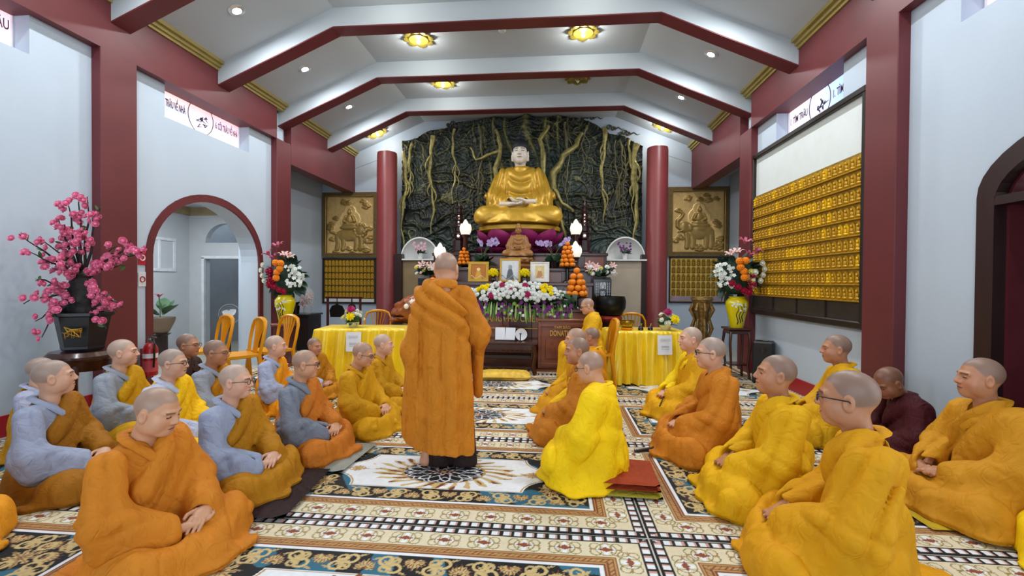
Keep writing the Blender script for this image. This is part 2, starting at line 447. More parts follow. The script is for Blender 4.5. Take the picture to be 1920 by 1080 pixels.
# side room beyond the arch
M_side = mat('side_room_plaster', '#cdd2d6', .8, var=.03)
b = MB()
b.box((-6.08, 6.0, 1.5), (.16, 4.4, 3.0)); struct(b.build('wall_side_room_left', M_side))
b = MB().prism([(-6.16, 0), (-5.68, 0), (-5.68, 1.72), (-4.90, 1.72), (-4.90, 0), (-4.58, 0), (-4.58, 3.0), (-6.16, 3.0)], 8.0, 8.12,
               lambda u, v, w: (u, w, v), holes=[[(-5.68, 2.02)] + [(-5.29 + .39 * math.cos(PI - PI * i / 12), 2.02 + .36 * math.sin(PI * i / 12)) for i in range(1, 12)] + [(-4.90, 2.02)]])
struct(b.build('wall_side_room_back', M_side))
struct(MB().box((-5.14, 5.7, 2.72), (2.12, 3.4, .1)).box((-5.40, 7.8, 2.72), (1.6, .8, .1)).build('ceiling_side_room', M_ceil))
b = MB().box((-5.97, 6.0, 2.6), (.08, 4.0, .14)).box((-5.3, 7.97, 2.6), (1.4, .06, .14)); struct(b.build('trim_2', mat('side_cornice', '#a58f68', .6)))
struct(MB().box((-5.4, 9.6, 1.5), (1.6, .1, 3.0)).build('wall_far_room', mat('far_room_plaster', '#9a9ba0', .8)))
struct(MB().box((-6.2, 8.85, 1.5), (.1, 1.6, 3.0)).build('wall_far_room_left', M_side))
struct(MB().box((-5.1, 3.9, 1.5), (2.4, .1, 3.0)).build('wall_side_room_front', M_side))
# added fill lamp with a plain round shade, brightens the side room
sl_ = thing('added_fill_lamp', 'added round white fill lamp in the side room', 'light', (-5.0, 6.2, 2.67)); MB().lathe([(.15, 0), (.15, -.03), (.10, -.06), (.0, -.065)], 20).build('shade', M_white_emit, sl_, True)
area_light('side_room_fill', (-5.0, 6.2, 2.58), (0, 0, 0), .28, 26, (.95, .98, 1.0))
d = struct(thing('door_1', None, None, (-5.29, 8.0, 0)))
MB().box((-.41, -.015, .87), (.05, .05, 1.74)).box((.41, -.015, .87), (.05, .05, 1.74)).box((0, -.015, 1.75), (.87, .05, .05)).build('door_frame', M_frame_white, d)
# window in the side room
w5 = struct(thing('window_5', None, None, (-5.99, 7.36, 1.50), -PI / 2))
fm = MB().box((0, -.02, 0), (.64, .06, .05)).box((0, -.02, .54), (.64, .06, .05)).box((-.30, -.02, .27), (.05, .06, .5)).box((.30, -.02, .27), (.05, .06, .5))
fm.box((.02, -.01, .27), (.035, .04, .5)); fm.build('window_frame', M_frame_white, w5)
u = np.linspace(-.28, .28, 30)[:, None] * np.ones((1, 26)); v = np.linspace(.02, .52, 26)[None, :] * np.ones((30, 1))
cc = np.where((u > .02)[..., None], np.array(rgb('#9fb3cf')), np.array(rgb('#e6d3cb'))) * np.ones(u.shape + (1,))
bl = np.exp(-((u + .2) ** 2 + (v - .1) ** 2) / .008) + np.exp(-((u + .02) ** 2 + (v - .36) ** 2) / .002)
cc = cc + (1 - cc) * np.clip(bl, 0, 1)[..., None]
inst('pane', grid_mesh('pane', u, 0 * u - .02, v, cc, M_film), w5)

# dark timber doorway in the right wall
d2 = struct(thing('door_2', None, None, (WX, 2.55, 0), PI / 2))      # local x = +Y, local -y = into the wall (+X)
M_doorwood = mat('door_dark_timber', '#2a1518', .4, var=.2, scale=10, stretch=(3, 3, .4))
M_doorred = mat('door_reveal_maroon', '#5a2028', .45, var=.15)
oo = arch_pts(0, .95, 1.94, .45, 20); ii = arch_pts(0, .82, 1.90, .36, 20)
MB().prism(oo + list(reversed(ii)), .03, -.05, lambda u, v, w: (u, w, v)).build('door_frame', M_doorwood, d2)
MB().prism(arch_pts(0, .88, 1.92, .40, 20) + list(reversed(arch_pts(0, .80, 1.90, .35, 20))), -.05, -.26, lambda u, v, w: (u, w, v)).build('door_reveal', M_doorred, d2)
MB().box((0, -.1, 1.90), (1.64, .26, .06)).build('door_transom_rail', M_doorwood, d2)
for k in (-1, 1):
    lf = MB().box((k * .41, -.2, .94), (.80, .05, 1.86), ch=.01).build('door_leaf', M_doorwood, d2)
    MB().box((k * .41, -.165, .5), (.5, .03, .6), ch=.012).box((k * .41, -.165, 1.35), (.5, .03, .8), ch=.012).build('door_panel', M_doorwood, lf)
    MB().ball((k * .06, -.14, 1.0), .025).build('door_knob', M_gold_trim, lf, True)
fan = [(.70 * math.cos(a), 1.94 + .27 * math.sin(a)) for a in np.linspace(0, PI, 16)]
MB().prism(fan, -.225, -.235, lambda u, v, w: (u, w, v)).build('pane', mat('door_fanlight', '#e8e4d8', .3, emit='#f2efe6', estr=.8), d2)
for k in range(-3, 4):
    MB().box((k * .2, -.215, 2.05), (.02, .02, .26)).build('glazing_bar', M_doorwood, d2)

# ---------------------------------------------------------------- implicit surfaces for figures and drapery
def v3(*a): return np.array(a, float)
def rc(P, a, b, ra, rb, s=(1, 1, 1)):
    s = np.array(s, float); Q = P / s; a = np.array(a, float) / s; b = np.array(b, float) / s
    ab = b - a; L2 = max(ab @ ab, 1e-12)
    t = np.clip((Q - a) @ ab / L2, 0, 1)
    d = Q - a - t[:, None] * ab
    return (np.sqrt(np.einsum('ij,ij->i', d, d)) - (ra + (rb - ra) * t)) * s.min()
def el(P, c, r, R=None):
    Q = P - np.array(c, float)
    if R is not None: Q = Q @ R
    r = np.array(r, float)
    k0 = np.sqrt(((Q / r) ** 2).sum(1)); k1 = np.sqrt(((Q / (r * r)) ** 2).sum(1)) + 1e-9
    return k0 * (k0 - 1) / k1
def sm(a, b, k):
    h = np.maximum(k - np.abs(a - b), 0) / k
    return np.minimum(a, b) - h * h * k * .25
def smx(a, b, k): return -sm(-a, -b, k)
def nets(fn, lo, hi, h, margin=.02):
    n = [int(math.ceil((hi[i] - lo[i]) / h / 4)) * 4 + 1 for i in range(3)]
    ax = [lo[i] + h * np.arange(n[i]) for i in range(3)]
    G = np.stack(np.meshgrid(ax[0][::4], ax[1][::4], ax[2][::4], indexing='ij'), -1)
    dc = fn(G.reshape(-1, 3)).reshape(G.shape[:3])
    ab = np.abs(dc); m = ab[:-1, :-1, :-1]
    for a in (0, 1):
        for b in (0, 1):
            for c in (0, 1):
                m = np.minimum(m, ab[a:ab.shape[0] - 1 + a, b:ab.shape[1] - 1 + b, c:ab.shape[2] - 1 + c])
    act = m < 4 * h * 1.0 + margin
    rep = lambda A: A.repeat(4, 0).repeat(4, 1).repeat(4, 2)
    cell = rep(act)
    mask = np.zeros(n, bool)
    for a in (0, 1):
        for b in (0, 1):
            for c in (0, 1):
                mask[a:n[0] - 1 + a, b:n[1] - 1 + b, c:n[2] - 1 + c] |= cell
    V = np.empty(n, np.float32); V[:-1, :-1, :-1] = rep(dc[:-1, :-1, :-1]); V[-1] = 1; V[:, -1] = 1; V[:, :, -1] = 1
    I = np.argwhere(mask)
    V[mask] = fn(np.stack([ax[0][I[:, 0]], ax[1][I[:, 1]], ax[2][I[:, 2]]], 1))
    s = V < 0; s[0] = s[-1] = False; s[:, 0] = s[:, -1] = False; s[:, :, 0] = s[:, :, -1] = False
    V = np.where((V < 0) & ~s, 1e-4, V)
    cnt = np.zeros([x - 1 for x in n], np.int8)
    for a in (0, 1):
        for b in (0, 1):
            for c in (0, 1): cnt += s[a:n[0] - 1 + a, b:n[1] - 1 + b, c:n[2] - 1 + c]
    C = np.argwhere((cnt > 0) & (cnt < 8)); M = len(C)
    num = np.full(cnt.shape, -1, np.int32); num[C[:, 0], C[:, 1], C[:, 2]] = np.arange(M)
    cr = [(a, b, c) for a in (0, 1) for b in (0, 1) for c in (0, 1)]
    val = {k: V[C[:, 0] + k[0], C[:, 1] + k[1], C[:, 2] + k[2]] for k in cr}
    pos = np.zeros((M, 3)); w = np.zeros(M)
    for k in cr:
        for x in range(3):
            if k[x] == 0:
                q = list(k); q[x] = 1; q = tuple(q); va, vb = val[k], val[q]; cross = (va < 0) != (vb < 0)
                t = np.where(cross, va / np.where(cross, va - vb, 1), 0)
                p = np.array(k, float)[None].repeat(M, 0); p[:, x] += t
                pos += p * cross[:, None]; w += cross
    co = (C + pos / np.maximum(w, 1)[:, None]) * h + np.array(lo)
    quads = []
    for x in range(3):
        y, z = (x + 1) % 3, (x + 2) % 3
        sl0 = [slice(None)] * 3; sl1 = [slice(None)] * 3; sl0[x] = slice(0, -1); sl1[x] = slice(1, None)
        A, B = s[tuple(sl0)], s[tuple(sl1)]
        E = np.argwhere(A != B); E = E[(E[:, y] > 0) & (E[:, z] > 0) & (E[:, y] < n[y] - 1) & (E[:, z] < n[z] - 1)]
        sg = A[E[:, 0], E[:, 1], E[:, 2]]
        dy = np.zeros(3, int); dy[y] = 1; dz = np.zeros(3, int); dz[z] = 1
        f = [num[tuple((E - o).T)] for o in (dy + dz, dz, 0 * dy, dy)]
        q = np.stack(f, 1); q[~sg] = q[~sg][:, ::-1]
        quads.append(q)
    q = np.concatenate(quads); q = q[(q >= 0).all(1)]
    return co, q
def wob(P, seed, f=1.0):
    r = np.random.RandomState(seed); o = 0
    for i in range(4):
        d = r.normal(size=3); d /= np.linalg.norm(d); o = o + np.sin(P @ d * f * r.uniform(.7, 1.5) + r.uniform(0, 6.28))
    return o / 4
def ridge(x): return np.sin(x) + .35 * np.sin(2 * x + .9)

# ---- head (face towards +y, origin mid head, crown about +.12, chin about -.12)
def head_sdf(P, hv):
    X = P.copy(); X[:, 0] = np.abs(X[:, 0]); w = hv['w']; j = hv['jaw']
    d = el(P, (0, -.014, .030), (.077 * w, .098, .089))
    d = sm(d, el(P, (0, .026, -.030), (.062 * w, .066, .078)), .03)
    d = sm(d, el(P, (0, .050, -.088), (.036 * j, .036, .030)), .03)
    d = sm(d, el(X, (.040 * w, .046, -.034), (.030, .032, .034)), .025)
    d = sm(d, el(X, (.050 * w, .005, -.060), (.022 * j, .045, .034)), .03)
    d = sm(d, rc(X, (.010, .086, .020), (.046, .074, .020), .010, .009), .016)
    d = smx(d, -el(X, (.031, .100, .000), (.019, .020, .013)), .014)
    d = sm(d, el(X, (.031, .0745, .000), (.0155, .0125, .0105)), .006)
    d = sm(d, rc(P, (0, .086, .014), (0, .104, -.028), .0075, .0125), .014)
    d = sm(d, el(X, (.0125, .094, -.032), (.0085, .011, .008)), .008)
    d = sm(d, el(P, (0, .083, -.057), (.025, .013, .0075)), .008)
    d = sm(d, el(P, (0, .082, -.070), (.021, .013, .008)), .008)
    d = smx(d, -el(P, (0, .098, -.0635), (.027, .010, .0022)), .004)
    ear = el(X, (.080 * w, -.010, -.008), (.011, .021, .034))
    ear = smx(ear, -el(X, (.090 * w, -.004, -.004), (.008, .012, .021)), .006)
    if hv.get('lobe'): ear = sm(ear, rc(X, (.078, -.006, -.03), (.076, .0, -.075), .011, .012), .01)
    d = sm(d, ear, .010)
    d = sm(d, rc(P, (0, -.022, -.05), (0, -.050, -.20), .052 * w, .058), .03)
    d = sm(d, el(P, (0, -.055, -.27), (.12, .06, .06)), .05)
    return d
def head_mesh(hv, h):
    co, q = nets(lambda P: head_sdf(P, hv), (-.17, -.15, -.30), (.17, .13, .14), h, .006)
    x, y, z = np.abs(co[:, 0]), co[:, 1], co[:, 2]
    sk = np.array(rgb(hv['skin'])); st = np.array(rgb(hv['hair']))
    c = np.tile(sk, (len(co), 1))
    line = .062 - .9 * np.clip(.055 - y, 0, .09) - .5 * np.clip(x - .05, 0, .05)
    hair = np.clip((z - line) / .012, 0, 1) * np.clip(1 - (y - .075) / .02, 0, 1)
    low = np.clip((z + .075) / .02, 0, 1); hair = hair * low
    earm = np.exp(-((x - .084) / .012) ** 2 - ((y + .008) / .024) ** 2 - ((z + .008) / .04) ** 2) > .3
    hair[earm] = 0
    c = c * (1 - hair[:, None] * hv['hk']) + st * (hair[:, None] * hv['hk'])
    blush = np.exp(-((x - .04) / .03) ** 2 - ((z + .035) / .03) ** 2) * (y > .03)
    c = c * (1 - .25 * blush[:, None]) + np.array(rgb(hv.get('cheek', '#c4735c'))) * (.25 * blush[:, None])
    lip = (np.exp(-((z + .0635) / .011) ** 2 - (x / .024) ** 2) > .42) & (y > .078)
    c[lip] = .5 * c[lip] + .5 * np.array(rgb(hv.get('lip', '#9c4a44')))
    mouth = (np.abs(z + .0635) < .0028) & (x < .025) & (y > .075); c[mouth] *= .35
    bz = .022 - 3.0 * (x - .032) ** 2
    br = (np.abs(z - bz) < .0045) & (x > .011) & (x < .053) & (y > .06); c[br] = c[br] * .3 + np.array(rgb('#2a2320')) * .7
    ez = np.where(x > 0, -.0005, 0)
    eye = (np.abs(z - ez) < hv.get('eyeo', .0035)) & (np.abs(x - .031) < .0135) & (y > .06)
    c[eye] = np.array(rgb('#221a18'))
    nos = (np.abs(x - .008) < .004) & (np.abs(z + .038) < .003) & (y > .09); c[nos] *= .35
    return co, q, c
HEADV = [dict(w=1.0, jaw=1.0, skin='#d2a489', hair='#8d8580', hk=.75), dict(w=1.06, jaw=1.25, skin='#cf9a78', hair='#857a74', hk=.6),
         dict(w=.97, jaw=.9, skin='#b98363', hair='#6f6661', hk=.7), dict(w=1.02, jaw=1.1, skin='#8a5a41', hair='#5a423a', hk=.5),
         dict(w=1.03, jaw=1.05, skin='#dcab92', hair='#a39a92', hk=.65)]
HEADS = {}
def get_head(i, fine):
    if (i, fine) not in HEADS: HEADS[(i, fine)] = head_mesh(HEADV[i], .0034 if fine else .0058)
    return HEADS[(i, fine)]

# ---- hands folded in the lap (origin between the wrists, fingers cross in front)
def hand_sdf(P, M, curl=.5):
    Q = (P - M[0]) @ M[1]       # local: x across the palm (thumb side +x), y along the fingers, z out of the back
    d = el(Q, (0, .035, 0), (.040, .052, .0165))
    d = sm(d, rc(Q, (0, -.075, 0), (0, .0, 0), .030, .026, (1, 1, .8)), .02)
    for k, (x, l) in enumerate(((.027, .068), (.009, .078), (-.010, .072), (-.028, .056))):
        a = v3(x, .078, .002); b = a + v3(x * .12, l * .5 * math.cos(curl * .6), -l * .5 * math.sin(curl * .6)); c = b + v3(0, l * .5 * math.cos(curl * 1.7), -l * .5 * math.sin(curl * 1.7))
        d = sm(d, np.minimum(rc(Q, a, b, .0098, .0088), rc(Q, b, c, .0088, .0075)), .005)
    a = v3(.034, .012, -.004); b = v3(.060, .048, -.012); c = v3(.058, .082, -.014)
    return sm(d, np.minimum(rc(Q, a, b, .014, .0105), rc(Q, b, c, .0105, .0085)), .008)
def frame(yd, zd):
    y = np.array(yd, float); y /= np.linalg.norm(y); z = np.array(zd, float); z -= y * (z @ y); z /= np.linalg.norm(z)
    return np.stack([np.cross(y, z), y, z], 1)
HANDS = {}
def get_hands(pose, fine):
    if (pose, fine) in HANDS: return HANDS[(pose, fine)]
    if pose == 'lap':       # left hand resting over the right one
        Ms = [(v3(.062, -.012, -.012), frame((-.93, .30, -.08), (.10, .3, -.95))), (v3(-.062, -.004, .016), frame((.93, .28, -.12), (.1, .35, .93)))]
    elif pose == 'knee':    # one hand lower, holding
        Ms = [(v3(.055, .02, -.02), frame((-.75, .62, -.2), (.2, .3, .9))), (v3(-.085, -.02, .0), frame((.8, .5, -.2), (-.1, .3, .95)))]
    else:                   # meditation, palms up, flat
        Ms = [(v3(.075, -.01, -.010), frame((-1, .10, -.02), (0, .12, -1))), (v3(-.075, -.008, .012), frame((1, .10, -.02), (0, .12, -1)))]
    fn = lambda P: np.minimum(hand_sdf(P, Ms[0], .35), hand_sdf(P, Ms[1], .45))
    HANDS[(pose, fine)] = nets(fn, (-.22, -.15, -.09), (.22, .15, .10), .004 if fine else .007, .006)
    return HANDS[(pose, fine)]

# ---- seated robe (local: +y forward, +x the sitter's right hand side)
def robe_parts(P, q):
    wd = q.get('wide', 1.0); ln = q.get('lean', 0.0)
    P = P.copy(); P[:, 1] -= ln * np.clip(P[:, 2] - .1, 0, 1); P[:, 0] /= wd
    T = rc(P, (0, -.03, .08), (0, -.015, .43), .185, .150, (1.12, .80, 1))
    T = sm(T, rc(P, (-.15, -.02, .535), (.15, -.02, .535), .068, .068, (1, .95, 1)), .09)
    T = sm(T, rc(P, (0, -.03, .55), (0, -.03, .605), .090, .068), .06)
    def sleeve(s):
        U = rc(P, (s * .172, -.015, .525), (s * .250, .045, .30), .074, .088)
        U = sm(U, rc(P, (s * .250, .045, .30), (s * .105, .235, .215), .088, .066), .05)
        U = sm(U, rc(P, (s * .255, .07, .20), (s * .135, .235, .150), .070, .060, (1, 1, 1)), .06)
        return smx(U, -rc(P, (s * .10, .225, .215), (s * .0, .31, .20), .046, .060), .02)
    K = .30 * q.get('knee', 1.0)
    A = np.stack([np.abs(P[:, 0]), P[:, 1], P[:, 2]], 1)
    L = rc(A, (.10, .00, .10), (K, .25, .085), .125, .092)
    L = sm(L, rc(P, (K, .25, .08), (-.06, .34, .065), .090, .070), .06)
    L = sm(L, rc(P, (-K, .25, .08), (.06, .34, .065), .090, .070), .06)
    L = sm(L, el(P, (0, .17, .05), (.28, .20, .10)), .06)
    ph = np.arctan2(P[:, 0], P[:, 1] - .1)
    rr = 1 + .06 * np.sin(5 * ph + q['seed']) + .04 * np.sin(11 * ph + 2 * q['seed'])
    F = el(np.stack([P[:, 0] / rr, (P[:, 1] - .1) / rr + .1, P[:, 2]], 1), (0, q.get('fy', .10), .012), (q.get('fx', .40), q.get('fl', .36), .036))
    if q.get('drop'):
        dz = q['drop']; F = el(np.stack([P[:, 0] / rr, (P[:, 1] - .1) / rr + .1, P[:, 2]], 1), (0, q.get('fy', .12), .012 - dz), (q.get('fx', .40), q.get('fl', .36), .036))
        L = sm(L, el(P, (0, .14, -.4 * dz), (.34, .30, .10)), .08)
    L = sm(L, F, .05)
    return T, sleeve(1), sleeve(-1), L
def crease(x): return np.abs(np.sin(.5 * x)) ** .8 - .68          # rounded tops, pinched valleys
def robe_folds(P, q, diag=0.0):
    sd = q['seed']; x, y, z = P.T; ax = np.abs(x)
    n1 = wob(P, sd, 8); n2 = wob(P, sd + 50, 17); n3 = wob(P, sd + 80, 30)
    am = np.clip(.75 + .7 * wob(P, sd + 9, 8), .1, 1.4)
    up = np.clip((z - .17) / .10, 0, 1); side = np.clip((ax - .14) / .07, 0, 1)
    # trunk: hanging folds, slanting when the cloth is drawn over one shoulder
    f_t = crease(54 * (x * (1 - diag) + (z + .3 * y) * diag) + 20 * y * (1 - diag) + 2.8 * n1 + .5 * n2) * .034
    # sleeves: long folds drawn from the shoulder to the wrist plus a few creases at the elbow
    f_s = crease(58 * (z * .35 + y * .80) + 2.6 * n1 + .5 * n2) * .030 + crease(60 * (z - .5 * y) + 3 * n1) * .016 * np.exp(-((z - .3) / .07) ** 2)
    # lap: long folds sweeping round the knees and across the shins
    kx = np.where(x > 0, .30, -.30)
    kr = np.hypot(x - kx * .4, (y - .02) * .9); ka = np.arctan2(z - .02, np.abs(x - kx) + .05)
    f_l = crease(66 * kr + 2.0 * ka + 2.6 * n1 + .5 * n2) * .030 + crease(9 * np.arctan2(x, y + .08) + 2 * n1) * .012
    f_f = crease(112 * (x * .75 + y * .35 - z * .45) + 4.5 * n1 + .6 * n2) * .0055 * np.clip(.4 + wob(P, sd + 33, 10), 0, 1)
    fl = np.clip((z + q.get('drop', 0) + (.4 if q.get('chair') else 0)) / .07, .3, 1) * q.get('fold', 1.0)
    return -(fl * am * (up * ((1 - side) * f_t + side * f_s) + (1 - up) * f_l + f_f)) + fl * (.0018 * n3 + .0025 * n2)
def hem(P, q):  # ground and neck opening
    return None
def seat_base(P, q):
    return np.zeros(len(P)) + q.get('z0', 0.0)
def robe_fn(q):
    def fn(P):
        T, R_, L_, LAP = robe_parts(P, q)
        if q.get('under'): LAP = LAP + .055; T = T + .022; L_ = L_ + .022
        d = sm(sm(sm(T, R_, .035), L_, .035), LAP, .05)
        if q.get('chair'): d = sm(d, chair_drape(P), .06)
        d = d + robe_folds(P, q, 0.15)
        d = smx(d, -rc(P, (0, -.028, .56), (0, .02 + q.get('lean', 0) * .5, .80), .060, .085), .012)
        return np.maximum(d, q.get('zb', .004) - P[:, 2])
    return fn
def chair_drape(P):
    A = np.stack([np.abs(P[:, 0]), P[:, 1], P[:, 2]], 1)
    d = rc(A, (.10, .0, .08), (.13, .36, .08), .12, .10)
    return sm(d, rc(A, (.13, .36, .06), (.13, .38, -.36), .10, .12), .08)
def kasaya_fn(q):
    def fn(P):
        T, R_, L_, LAP = robe_parts(P, q)
        d = sm(sm(T, L_, .05), LAP, .06)
        if q.get('chair'): d = sm(d, chair_drape(P), .06)
        d = d - .013 + robe_folds(P, q, .5)
        x, y, z = P.T
        n1 = .012 * wob(P, q['seed'] + 3, 12)
        top = (x + .045) * .76 + (z - .615 - .25 * q.get('lean', 0) * 0) * .65 + n1
        d = smx(d, top, .012)
        d = smx(d, -(R_ - .006), .015)
        d = smx(d, -rc(P, (0, -.028, .56), (0, .02, .80), .066, .092), .012)
        return np.maximum(d, q.get('zb', .004) - P[:, 2])
    return fn

M_skin = mat('skin', None, .42, vcol=True, var=.06, scale=18, spec=.45)
def cloth(col, rough=.72):
    k = 'cloth_' + col.lstrip('#')
    if k in MATS: return MATS[k]
    m = mat(k, tuple(min(1, 1.13 * c) for c in rgb(col)), rough, var=.09, scale=4, spec=.25); nt = m.node_tree; b = nt.nodes['Principled BSDF']; L = nt.links
    tc = nt.nodes.new('ShaderNodeTexCoord')
    def rid(scale, dist, st, vec):
        mp = nt.nodes.new('ShaderNodeMapping'); mp.inputs['Scale'].default_value = vec; L.new(tc.outputs['Object'], mp.inputs[0])
        n = nt.nodes.new('ShaderNodeTexNoise'); n.inputs['Scale'].default_value = scale; n.inputs['Detail'].default_value = 1.5; n.inputs['Distortion'].default_value = dist
        L.new(mp.outputs[0], n.inputs['Vector'])
        s1 = nt.nodes.new('ShaderNodeMath'); s1.operation = 'SUBTRACT'; s1.inputs[1].default_value = .5; L.new(n.outputs[0], s1.inputs[0])
        s2 = nt.nodes.new('ShaderNodeMath'); s2.operation = 'ABSOLUTE'; L.new(s1.outputs[0], s2.inputs[0])
        s3 = nt.nodes.new('ShaderNodeMath'); s3.operation = 'MULTIPLY'; s3.inputs[1].default_value = st; L.new(s2.outputs[0], s3.inputs[0])
        return s3
    r1 = rid(6.0, .9, 1.0, (1, 1, .55)); r2 = rid(15.0, 1.2, .32, (1.2, .8, .8)); r3 = rid(220.0, 0.0, .012, (1, 1, 1))
    a1 = nt.nodes.new('ShaderNodeMath'); a1.operation = 'ADD'; L.new(r1.outputs[0], a1.inputs[0]); L.new(r2.outputs[0], a1.inputs[1])
    a2 = nt.nodes.new('ShaderNodeMath'); a2.operation = 'ADD'; L.new(a1.outputs[0], a2.inputs[0]); L.new(r3.outputs[0], a2.inputs[1])
    bp = nt.nodes.new('ShaderNodeBump'); bp.inputs['Strength'].default_value = .75; bp.inputs['Distance'].default_value = .055
    L.new(a2.outputs[0], bp.inputs['Height']); L.new(bp.outputs[0], b.inputs['Normal'])
    return m
M_glass_rim = mat('spectacle_rim', '#1c1a1c', .3); M_glass_thin = mat('spectacle_wire', '#5a5352', .3, .6)

def concat(chunks):
    co = []; q = []; c = []; k = 0
    for (a, b, e) in chunks: co.append(a); q.append(b + k); c.append(e); k += len(a)
    return np.concatenate(co), np.concatenate(q), np.concatenate(c)
def rotm(yaw, pitch, roll=0):
    return np.array(Matrix.Rotation(yaw, 3, 'Z') @ Matrix.Rotation(pitch, 3, 'X') @ Matrix.Rotation(roll, 3, 'Y'))
def glasses(parent, hc, R, m, sc):
    b = MB(); f = lambda p: tuple(hc + R @ np.array(p) * sc)
    for s in (-1, 1):
        b.tube([f((s * .033 + .024 * math.cos(a), .101 - .05 * abs(s * .033 + .024 * math.cos(a)) * .3, .000 + .018 * math.sin(a))) for a in np.linspace(0, 2 * PI, 17)], .0022, 5, caps=False)
        b.tube([f((s * .057, .098, .006)), f((s * .078, .06, .007)), f((s * .084, -.01, .004)), f((s * .082, -.025, -.012))], .0026, 5)
    b.tube([f((-.010, .103, .004)), f((0, .106, .007)), f((.010, .103, .004))], .002, 5)
    return b.build('glasses', m, parent, True)
def collar_band(parent, q, m, wx=1.0):
    ln = q.get('lean', 0.0)
    b = MB(); L = lambda p: (p[0], p[1] + ln * max(0, p[2] - .1), p[2])
    for s, yo in ((-1, .006), (1, 0.0)):
        path = [(0, -.092, .632), (s * .045, -.082, .634), (s * .080, -.045, .624), (s * .086, -.002, .604), (s * .070, .048, .570), (s * .036, .088 + yo, .520), (-s * .015, .102 + yo, .460)]
        pts = []
        for i in range(len(path) - 1):
            for t in (0, .5): pts.append(L(tuple(path[i][k] + (path[i + 1][k] - path[i][k]) * t for k in range(3))))
        pts.append(L(path[-1]))
        b.tube(pts, [.024] * len(pts), 8, flat=.40, up=(0, 0, 1))
    return b.build('collar', m, parent, True)

def person(pos, heading, top, label, robe, kasaya=None, head=0, hyaw=0.0, hpitch=0.0, seed=1, fine=True, spec=None, hands='lap',
           collar=None, lean=0.02, wide=1.0, beads=None, zseat=0.0, cat='person', **kw):
    """seated figure; heading = direction faced (degrees, 0 = +Y, clockwise positive)"""
    sc = (top - zseat) / .868
    q = dict(seed=seed, lean=lean, wide=wide, **kw)
    ln = lambda z: lean * max(0, z - .1)
    hc = v3(0, .018 + ln(.765) + .012, .748); R = rotm(-math.radians(hyaw), math.radians(hpitch))
    hco, hq, hcol = get_head(head, fine)
    piv = v3(0, -.04, -.13); hs = kw.get('hs', 1.0)
    loc = hco.copy() * hs
    wgt = np.clip((loc[:, 2] + .20) / .10, 0, 1)[:, None]          # the neck twists gradually
    rot = (loc - piv) @ R.T + piv
    hv = loc * (1 - wgt) + rot * wgt + hc
    nco, nq = get_hands(hands, fine)
    skin = np.array(rgb(HEADV[head]['skin']))
    lo = v3(0, .285 + ln(.2), .205)
    hnd = nco + lo
    # a simple torso and arms carry head and hands as one body inside the clothes
    tf = lambda P: sm(rc(P, (0, -.02, .10), (0, -.02, .50), .085, .075, (1.3, .8, 1)), np.minimum(rc(np.stack([np.abs(P[:, 0]), P[:, 1], P[:, 2]], 1), (.15, -.02, .52), (.225, .045, .32), .030, .028), rc(np.stack([np.abs(P[:, 0]), P[:, 1], P[:, 2]], 1), (.225, .045, .32), (.10, .23, .215), .028, .026)), .04)
    if 'torso' not in HANDS: HANDS['torso'] = nets(tf, (-.3, -.16, -.02), (.3, .3, .64), .024, .02)
    tco, tq = HANDS['torso']
    co, qd, c = concat([(hv, hq, hcol), (hnd, nq, np.tile(skin, (len(hnd), 1))), (tco, tq, np.tile(skin, (len(tco), 1)))])
    me = np_mesh('person', co, qd, M_skin, c)
    o = inst('person', me, None, (pos[0], pos[1], zseat), (0, 0, -math.radians(heading)), sc)
    tag(o, label, cat)
    h = .0088 if fine else .0140
    q['under'] = bool(kasaya)
    zlo = -.47 if kw.get('chair') else -.02
    if kw.get('chair'): q['zb'] = -.40
    if kw.get('drop'): q['zb'] = -kw['drop'] + .006; zlo = -kw['drop'] - .03
    co, qd = nets(robe_fn(q), (-.52, -.34, zlo), (.52, .58, .70), h, .045)
    inst('robe', np_mesh('robe', co, qd, cloth(robe)), o)
    if kasaya:
        co, qd = nets(kasaya_fn(q), (-.52, -.36, zlo), (.52, .60, .72), h, .045)
        k = inst('outer_robe', np_mesh('outer_robe', co, qd, cloth(kasaya)), o)
    collar_band(o, q, cloth(collar or robe))
    hc2 = hc + piv - R @ piv
    if spec: glasses(o, hc2, R, M_glass_rim if spec == 'dark' else M_glass_thin, hs)
    return o

# ---------------------------------------------------------------- the people
GREY, GREY2, OCH, GOLD, ORG, YEL = '#939cb4', '#7f8796', '#a0680f', '#d29a0c', '#c4700f', '#f4cf00'
P_ = person
near = dict(knee=.88, fx=.345)
P_((-1.15, 2.02), 91, .823, 'seated person in orange robe with eyes lowered, nearest on the left', '#c2761c', '#c67a1f', head=1, hyaw=-5, hpitch=-14, seed=3, wide=1.02, knee=.95, fx=.40)
P_((-2.32, 1.83), 82, .83, 'seated person in bright orange robe cut off by the left edge', '#d48a18', '#d98f1a', head=1, seed=21, fine=False, **near)
P_((-2.36, 2.60), 70, .816, 'seated person in grey robe with brown sash gazing at the altar, by the left edge', GREY, '#96600f', head=0, hyaw=-25, hpitch=6, seed=5, **near)
P_((-3.10, 3.12), 59, .73, 'seated person in grey half hidden behind another grey robed person, nearest the left wall', '#a0a4bc', '#b08010', head=0, hyaw=-30, seed=7, fine=False, knee=.75, fx=.30)
P_((-2.83, 3.52), 74, .825, 'seated person in grey robe with golden sash before the flower stand', '#8e96a4', '#cf9a10', head=4, hyaw=-15, hpitch=3, seed=9, **near)
P_((-2.14, 3.25), 78, .799, 'seated person in pale grey robe with bright yellow sash and glasses', '#b3b8cc', '#efbe0c', head=0, hyaw=-5, seed=12, spec='thin', **near)
